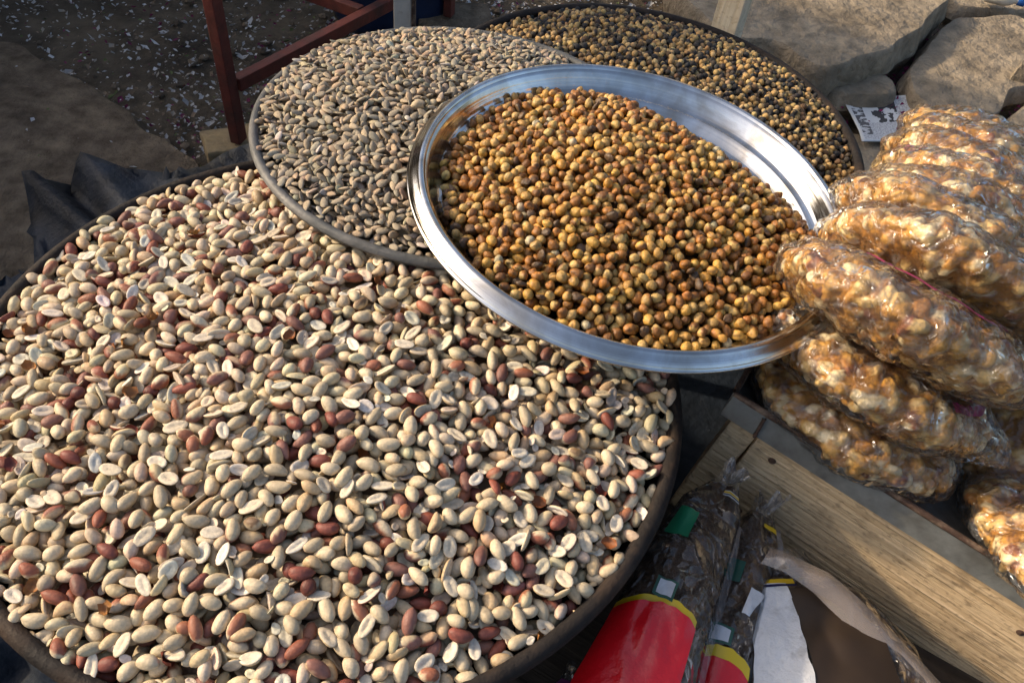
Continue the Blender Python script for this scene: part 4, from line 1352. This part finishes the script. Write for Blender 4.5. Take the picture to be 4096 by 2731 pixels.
wp3 = patch('white_panel', f3, .55, 1.0, .63, .93, MT['white_print'], b3, .0030, 12, 6)
for q in (.66, .74):
    patch('stripe', f3, 0, 1, 0, 1, MT['yellow'], wp3, .0038, 8, 3, shape=lambda s, t, q=q: (.56 + .4 * s, q + .03 * t + .10 * s))
    patch('stripe', f3, 0, 1, 0, 1, MT['navy'], wp3, .0038, 8, 3, shape=lambda s, t, q=q: (.56 + .4 * s, q + .045 + .022 * t + .10 * s))
# milky free edge of the right bag, folded towards the crate
def milky_edge():
    pts = [((.232, .330, .252), (.243, .350, .248)), ((.250, .325, .252), (.255, .340, .256)), ((.277, .311, .248), (.288, .330, .252)), ((.310, .287, .238), (.324, .304, .244)), ((.342, .266, .228), (.356, .281, .234)), ((.374, .243, .218), (.384, .257, .224)), ((.402, .220, .210), (.410, .229, .214))]
    V = []; n = 40
    S = np.linspace(0, 1, len(pts)); s = np.linspace(0, 1, n)
    A = np.stack([np.interp(s, S, [p[0][k] for p in pts]) for k in range(3)], -1); B = np.stack([np.interp(s, S, [p[1][k] for p in pts]) for k in range(3)], -1)
    off = np.array(b3.location)
    for j in range(7):
        k = j / 6
        q = A * (1 - k) + B * k
        q = q + np.array([0, -.2, 1]) * (.006 * math.sin(math.pi * k) + .004 * sn(np.stack([s * 12, 0 * s + k * 2, 0 * s], -1), 1, 91, 3))[:, None]
        V.append(q - off)
    V = np.stack(V, 1).reshape(-1, 3)
    link('film_margin', mesh_np('film_margin', V, grid_faces(n, 7), MT['milky']), b3)
milky_edge()
# a fourth bag peeping out at the lower edge beside the pan
b4, f4 = bag('snack_bag', [((.090, .225, .205), .016, .006), ((.075, .19, .205), .030, .014), ((.060, .15, .20), .036, .016)], UPV, 231,
             'violet printed bag peeping out between the red label and the pan rim', GB, MT['cello'], .003)
patch('violet_print', f4, .02, 1, -.9, .9, MT['violet'], b4, .002, 12, 10)
# dark bench that carries the bags
bench = empty('low_bench', (.27, .20, 0))
tag(bench, 'dark low bench underneath the snack bags', 'bench')
box('bench_top', (.46, .34, .02), MT['wood_dark'], bench, (0, 0, .150), (0, 0, -26 * DEG), .003, .001, 5)
for sx, sy in ((-1, -1), (1, -1), (-1, 1), (1, 1)):
    a = -26 * DEG
    x, y = sx * .2, sy * .14
    box('leg', (.03, .03, .138), MT['wood_dark'], bench, (x * math.cos(a) - y * math.sin(a), x * math.sin(a) + y * math.cos(a), .070), (0, 0, a), .002)

# black sheet added below the trays; its colour stands in for deep shade
def gap_shade_sheet():
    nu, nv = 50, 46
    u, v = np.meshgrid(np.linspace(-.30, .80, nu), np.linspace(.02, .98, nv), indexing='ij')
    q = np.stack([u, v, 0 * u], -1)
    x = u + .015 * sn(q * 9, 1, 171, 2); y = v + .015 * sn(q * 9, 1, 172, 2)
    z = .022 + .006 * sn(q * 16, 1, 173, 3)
    o = link('gap_shade_sheet', mesh_np('gap_shade_sheet', np.stack([x, y, z], -1).reshape(-1, 3), grid_faces(nu, nv), MT['tarp']))
    tag(o, 'added black sheet standing in for the deep shade below the trays', 'sheet')


gap_shade_sheet()

# ------------------------------------------------------------------ tarp under the front pan
def build_tarp():
    a0, a1 = math.radians(100), math.radians(262)
    na, nr = 190, 34
    V = np.zeros((na, nr, 3))
    ka = np.radians([100, 110, 117, 119, 122, 126, 131, 136, 139.5, 143, 146, 147.5, 151, 156, 160, 165, 175, 190, 225, 262])
    kr = np.array([.36, .42, .49, .505, .49, .475, .48, .51, .560, .545, .578, .555, .50, .435, .45, .52, .50, .45, .38, .36])
    kz = np.array([.22, .22, .215, .20, .205, .20, .20, .205, .215, .17, .215, .18, .165, .175, .19, .17, .18, .19, .2, .2])
    for i in range(na):
        a = a0 + (a1 - a0) * i / (na - 1)
        Ro = np.interp(a, ka, kr); zo = np.interp(a, ka, kz)
        for j in range(nr):
            k = j / (nr - 1)
            if k < .72:
                q = k / .72
                r = .215 + (Ro - .215) * q
                z = .262 + (zo - .262) * q ** 1.3
                fold = math.sin(a * 21 + 2 * math.sin(a * 5)) * .6 + .5 * math.sin(a * 37)
                z += (.012 * fold + .010 * float(sn(np.array([a * 14, q * 5, 0.]), 1, 95, 3))) * math.sin(math.pi * min(1, q * .9))
                z -= .035 * math.sin(math.pi * q) * (1 if r > .3 else .3)
            else:
                q = (k - .72) / .28
                r = Ro + .035 * q + .012 * math.sin(a * 43) * q
                z = zo * (1 - q) + .022 * q
            V[i, j] = (PEA['c'][0] + r * math.cos(a), PEA['c'][1] + r * math.sin(a), max(z, .022))
    jt = int(.72 * (nr - 1))
    V[:, jt, :2] += .004 * rng.normal(size=(na, 2)); V[:, jt, 2] += .004 * rng.normal(size=na)
    me = mesh_np('tarp', V.reshape(-1, 3), grid_faces(na, nr), MT['tarp'], smooth=True)
    o = link('tarp', me)
    md = o.modifiers.new('thick', 'SOLIDIFY'); md.thickness = .0015
    tag(o, 'crumpled dark blue tarp sticking out from under the peanut pan', 'tarp')


build_tarp()

# ------------------------------------------------------------------ red table frame
L1 = np.array([-.4885, 1.0676]); L2 = np.array([-.222, 1.578])
tb = empty('red_table', (L1[0], L1[1], 0))
tag(tb, 'red painted iron table frame standing behind the seed pan', 'table')
dv = L2 - L1; ln_ = np.linalg.norm(dv); yaw = math.atan2(dv[1], dv[0])
nv_ = np.array([-dv[1], dv[0]]) / ln_
for k, (p, zz_) in enumerate(((np.zeros(2), .056), (dv, .062), (nv_ * 1.0, .0), (dv + nv_ * 1.0, .0))):
    box('leg', (.017, .023, .72 - zz_), MT['red_paint'], tb, (p[0], p[1], zz_ + (.72 - zz_) / 2), (0, 0, yaw - math.pi / 2 + .25), .0015)
for z in (.152,):
    box('stretcher', (ln_ - .03, .018, .021), MT['red_paint'], tb, (dv[0] / 2, dv[1] / 2, z), (0, 0, yaw), .0015)
    mid = dv * .56; end = nv_ * .62 + dv * .45
    e2 = end - mid
    box('stretcher', (np.linalg.norm(e2) - .02, .018, .021), MT['red_paint'], tb, (mid[0] + e2[0] / 2, mid[1] + e2[1] / 2, z + .002), (0, 0, math.atan2(e2[1], e2[0])), .0015)
c_ = dv / 2 + nv_ * .62
box('table_top', (ln_ + .10, .90, .03), MT['red_paint'], tb, (c_[0], c_[1], .736), (0, 0, yaw), .003)

# stone blocks under its legs
def block(name, c, size, yaw_, mat, seed, label):
    o = box(name, (size[0] * 2, size[1] * 2, size[2]), mat, None, (c[0], c[1], size[2] / 2 - .002), (0, 0, yaw_), .004, .003, seed)
    tag(o, label, 'stone')


block('footing_stone', (L1[0] - .012, L1[1] + .012), (.050, .034, .055), .55, MT['brick'], 111, 'yellow sandstone block under the near leg of the red table')
block('footing_stone', (L2[0] + .01, L2[1] + .01), (.075, .06, .061), .2, MT['slab'], 113, 'grey concrete block under the far leg of the red table')

# posts
wp = empty('white_post', (-.262, 1.302, 0)); tag(wp, 'slim white painted post with rust streaks behind the seed pan', 'post')
box('shaft', (.030, .022, 1.5), MT['white_paint'], wp, (0, 0, .75), (0, 0, .1), .0015)
box('edge_strip', (.006, .026, 1.5), MT['rust'], wp, (.0185, .0, .75), (0, 0, .1), .001)
sk = empty('wooden_stake', (.268, 1.243, 0)); tag(sk, 'cream wooden stake standing behind the back pan', 'stake')
box('shaft', (.046, .022, 1.5), MT['stake'], sk, (0, 0, .75), (0, 0, -.75), .002)

# blue sack under the table
def sack():
    V, F = uvsphere(18, 24, 'z')
    P = np.sign(V) * abs(V) ** .6 * np.array([.13, .10, .17])
    P *= (1 + .08 * sn(V * 3, 1, 131, 3))[:, None]
    P[:, 2] += .165
    o = link('blue_sack', mesh_np('blue_sack', P, F, MT['blue'])); o.location = (-.36, 1.62, 0)
    o.rotation_euler = (0, 0, .3)
    tag(o, 'dark blue plastic sack standing under the red table', 'sack')


sack()


# unseen stall added out of view to block sun from the littered ground
nb = empty('shade_blocker', (-2.02, 1.2, 0)); tag(nb, 'added unseen stall with brown cloth skirt that shades the littered ground', 'stall')
box('blocker_top', (.7, 3.9, .04), MT['wood_dark'], nb, (-.2, 0, .90), (0, 0, 0), .004)
ST = M('brown_blocker_cloth', (.10, .065, .04), .9, 0, .1, bump=.01, bscale=14, var=.2)
box('blocker_skirt', (.02, 3.8, .86), ST, nb, (.1, 0, .445), (0, 0, 0), .004, .008, 4)
for sx in (-.5, .06):
    for sy in (-1.85, 1.85):
        box('leg', (.05, .05, .88), MT['wood_dark'], nb, (sx, sy, .44), (0, 0, 0), .003)


# newspaper scrap
def newspaper():
    poly = [(.605, 1.519), (.773, 1.581), (.790, 1.50), (.69, 1.385), (.615, 1.385)]
    nu, nv = 26, 22
    A, B, C, D = np.array([.612, 1.380]), np.array([.775, 1.440]), np.array([.775, 1.580]), np.array([.602, 1.520])
    u, v = np.meshgrid(np.linspace(0, 1, nu), np.linspace(0, 1, nv), indexing='ij')
    P = (1 - u)[..., None] * (1 - v)[..., None] * A + u[..., None] * (1 - v)[..., None] * B + u[..., None] * v[..., None] * C + (1 - u)[..., None] * v[..., None] * D
    q = np.stack([u, v, 0 * u], -1)
    z = .022 + .006 * v + .005 * sn(q * 3, 1, 141, 2) + .004 * abs(u - .3) * 2 + .015 * np.clip(v - .7, 0, 1)
    P3 = np.concatenate([P, z[..., None]], -1)
    P3[..., 0] += .004 * sn(q * 6, 1, 143, 2) * (u < .05); P3[..., 1] += .004 * sn(q * 7, 1, 144, 2) * (v < .05)
    o = link('newspaper_sheet', mesh_np('newspaper_sheet', P3.reshape(-1, 3), grid_faces(nu, nv), MT['news'], uv=np.stack([u, v], -1).reshape(-1, 2)))
    md = o.modifiers.new('thick', 'SOLIDIFY'); md.thickness = .0006
    tag(o, 'torn folded sheet of printed newspaper lying on the stones', 'newspaper')


newspaper()

# small blue and clear bottle at the far edge
bt = empty('plastic_bottle', (1.02, 2.035, .058)); tag(bt, 'small plastic bottle with blue cap lying far off on the paving', 'bottle')
bo = lathe('bottle_body', [(.001, 0), (.016, .001), (.018, .006), (.018, .05), (.012, .065), (.007, .07), (.007, .08)], MT['white_paint'], bt, 16)
cp = lathe('cap', [(.009, .076), (.0095, .092), (.001, .094)], M('blue_cap', (.02, .10, .35), .4), bt, 16)
for o in (bo, cp): o.rotation_euler = (math.pi / 2 * .98, 0, 1.2); o.location = (0, 0, .019)
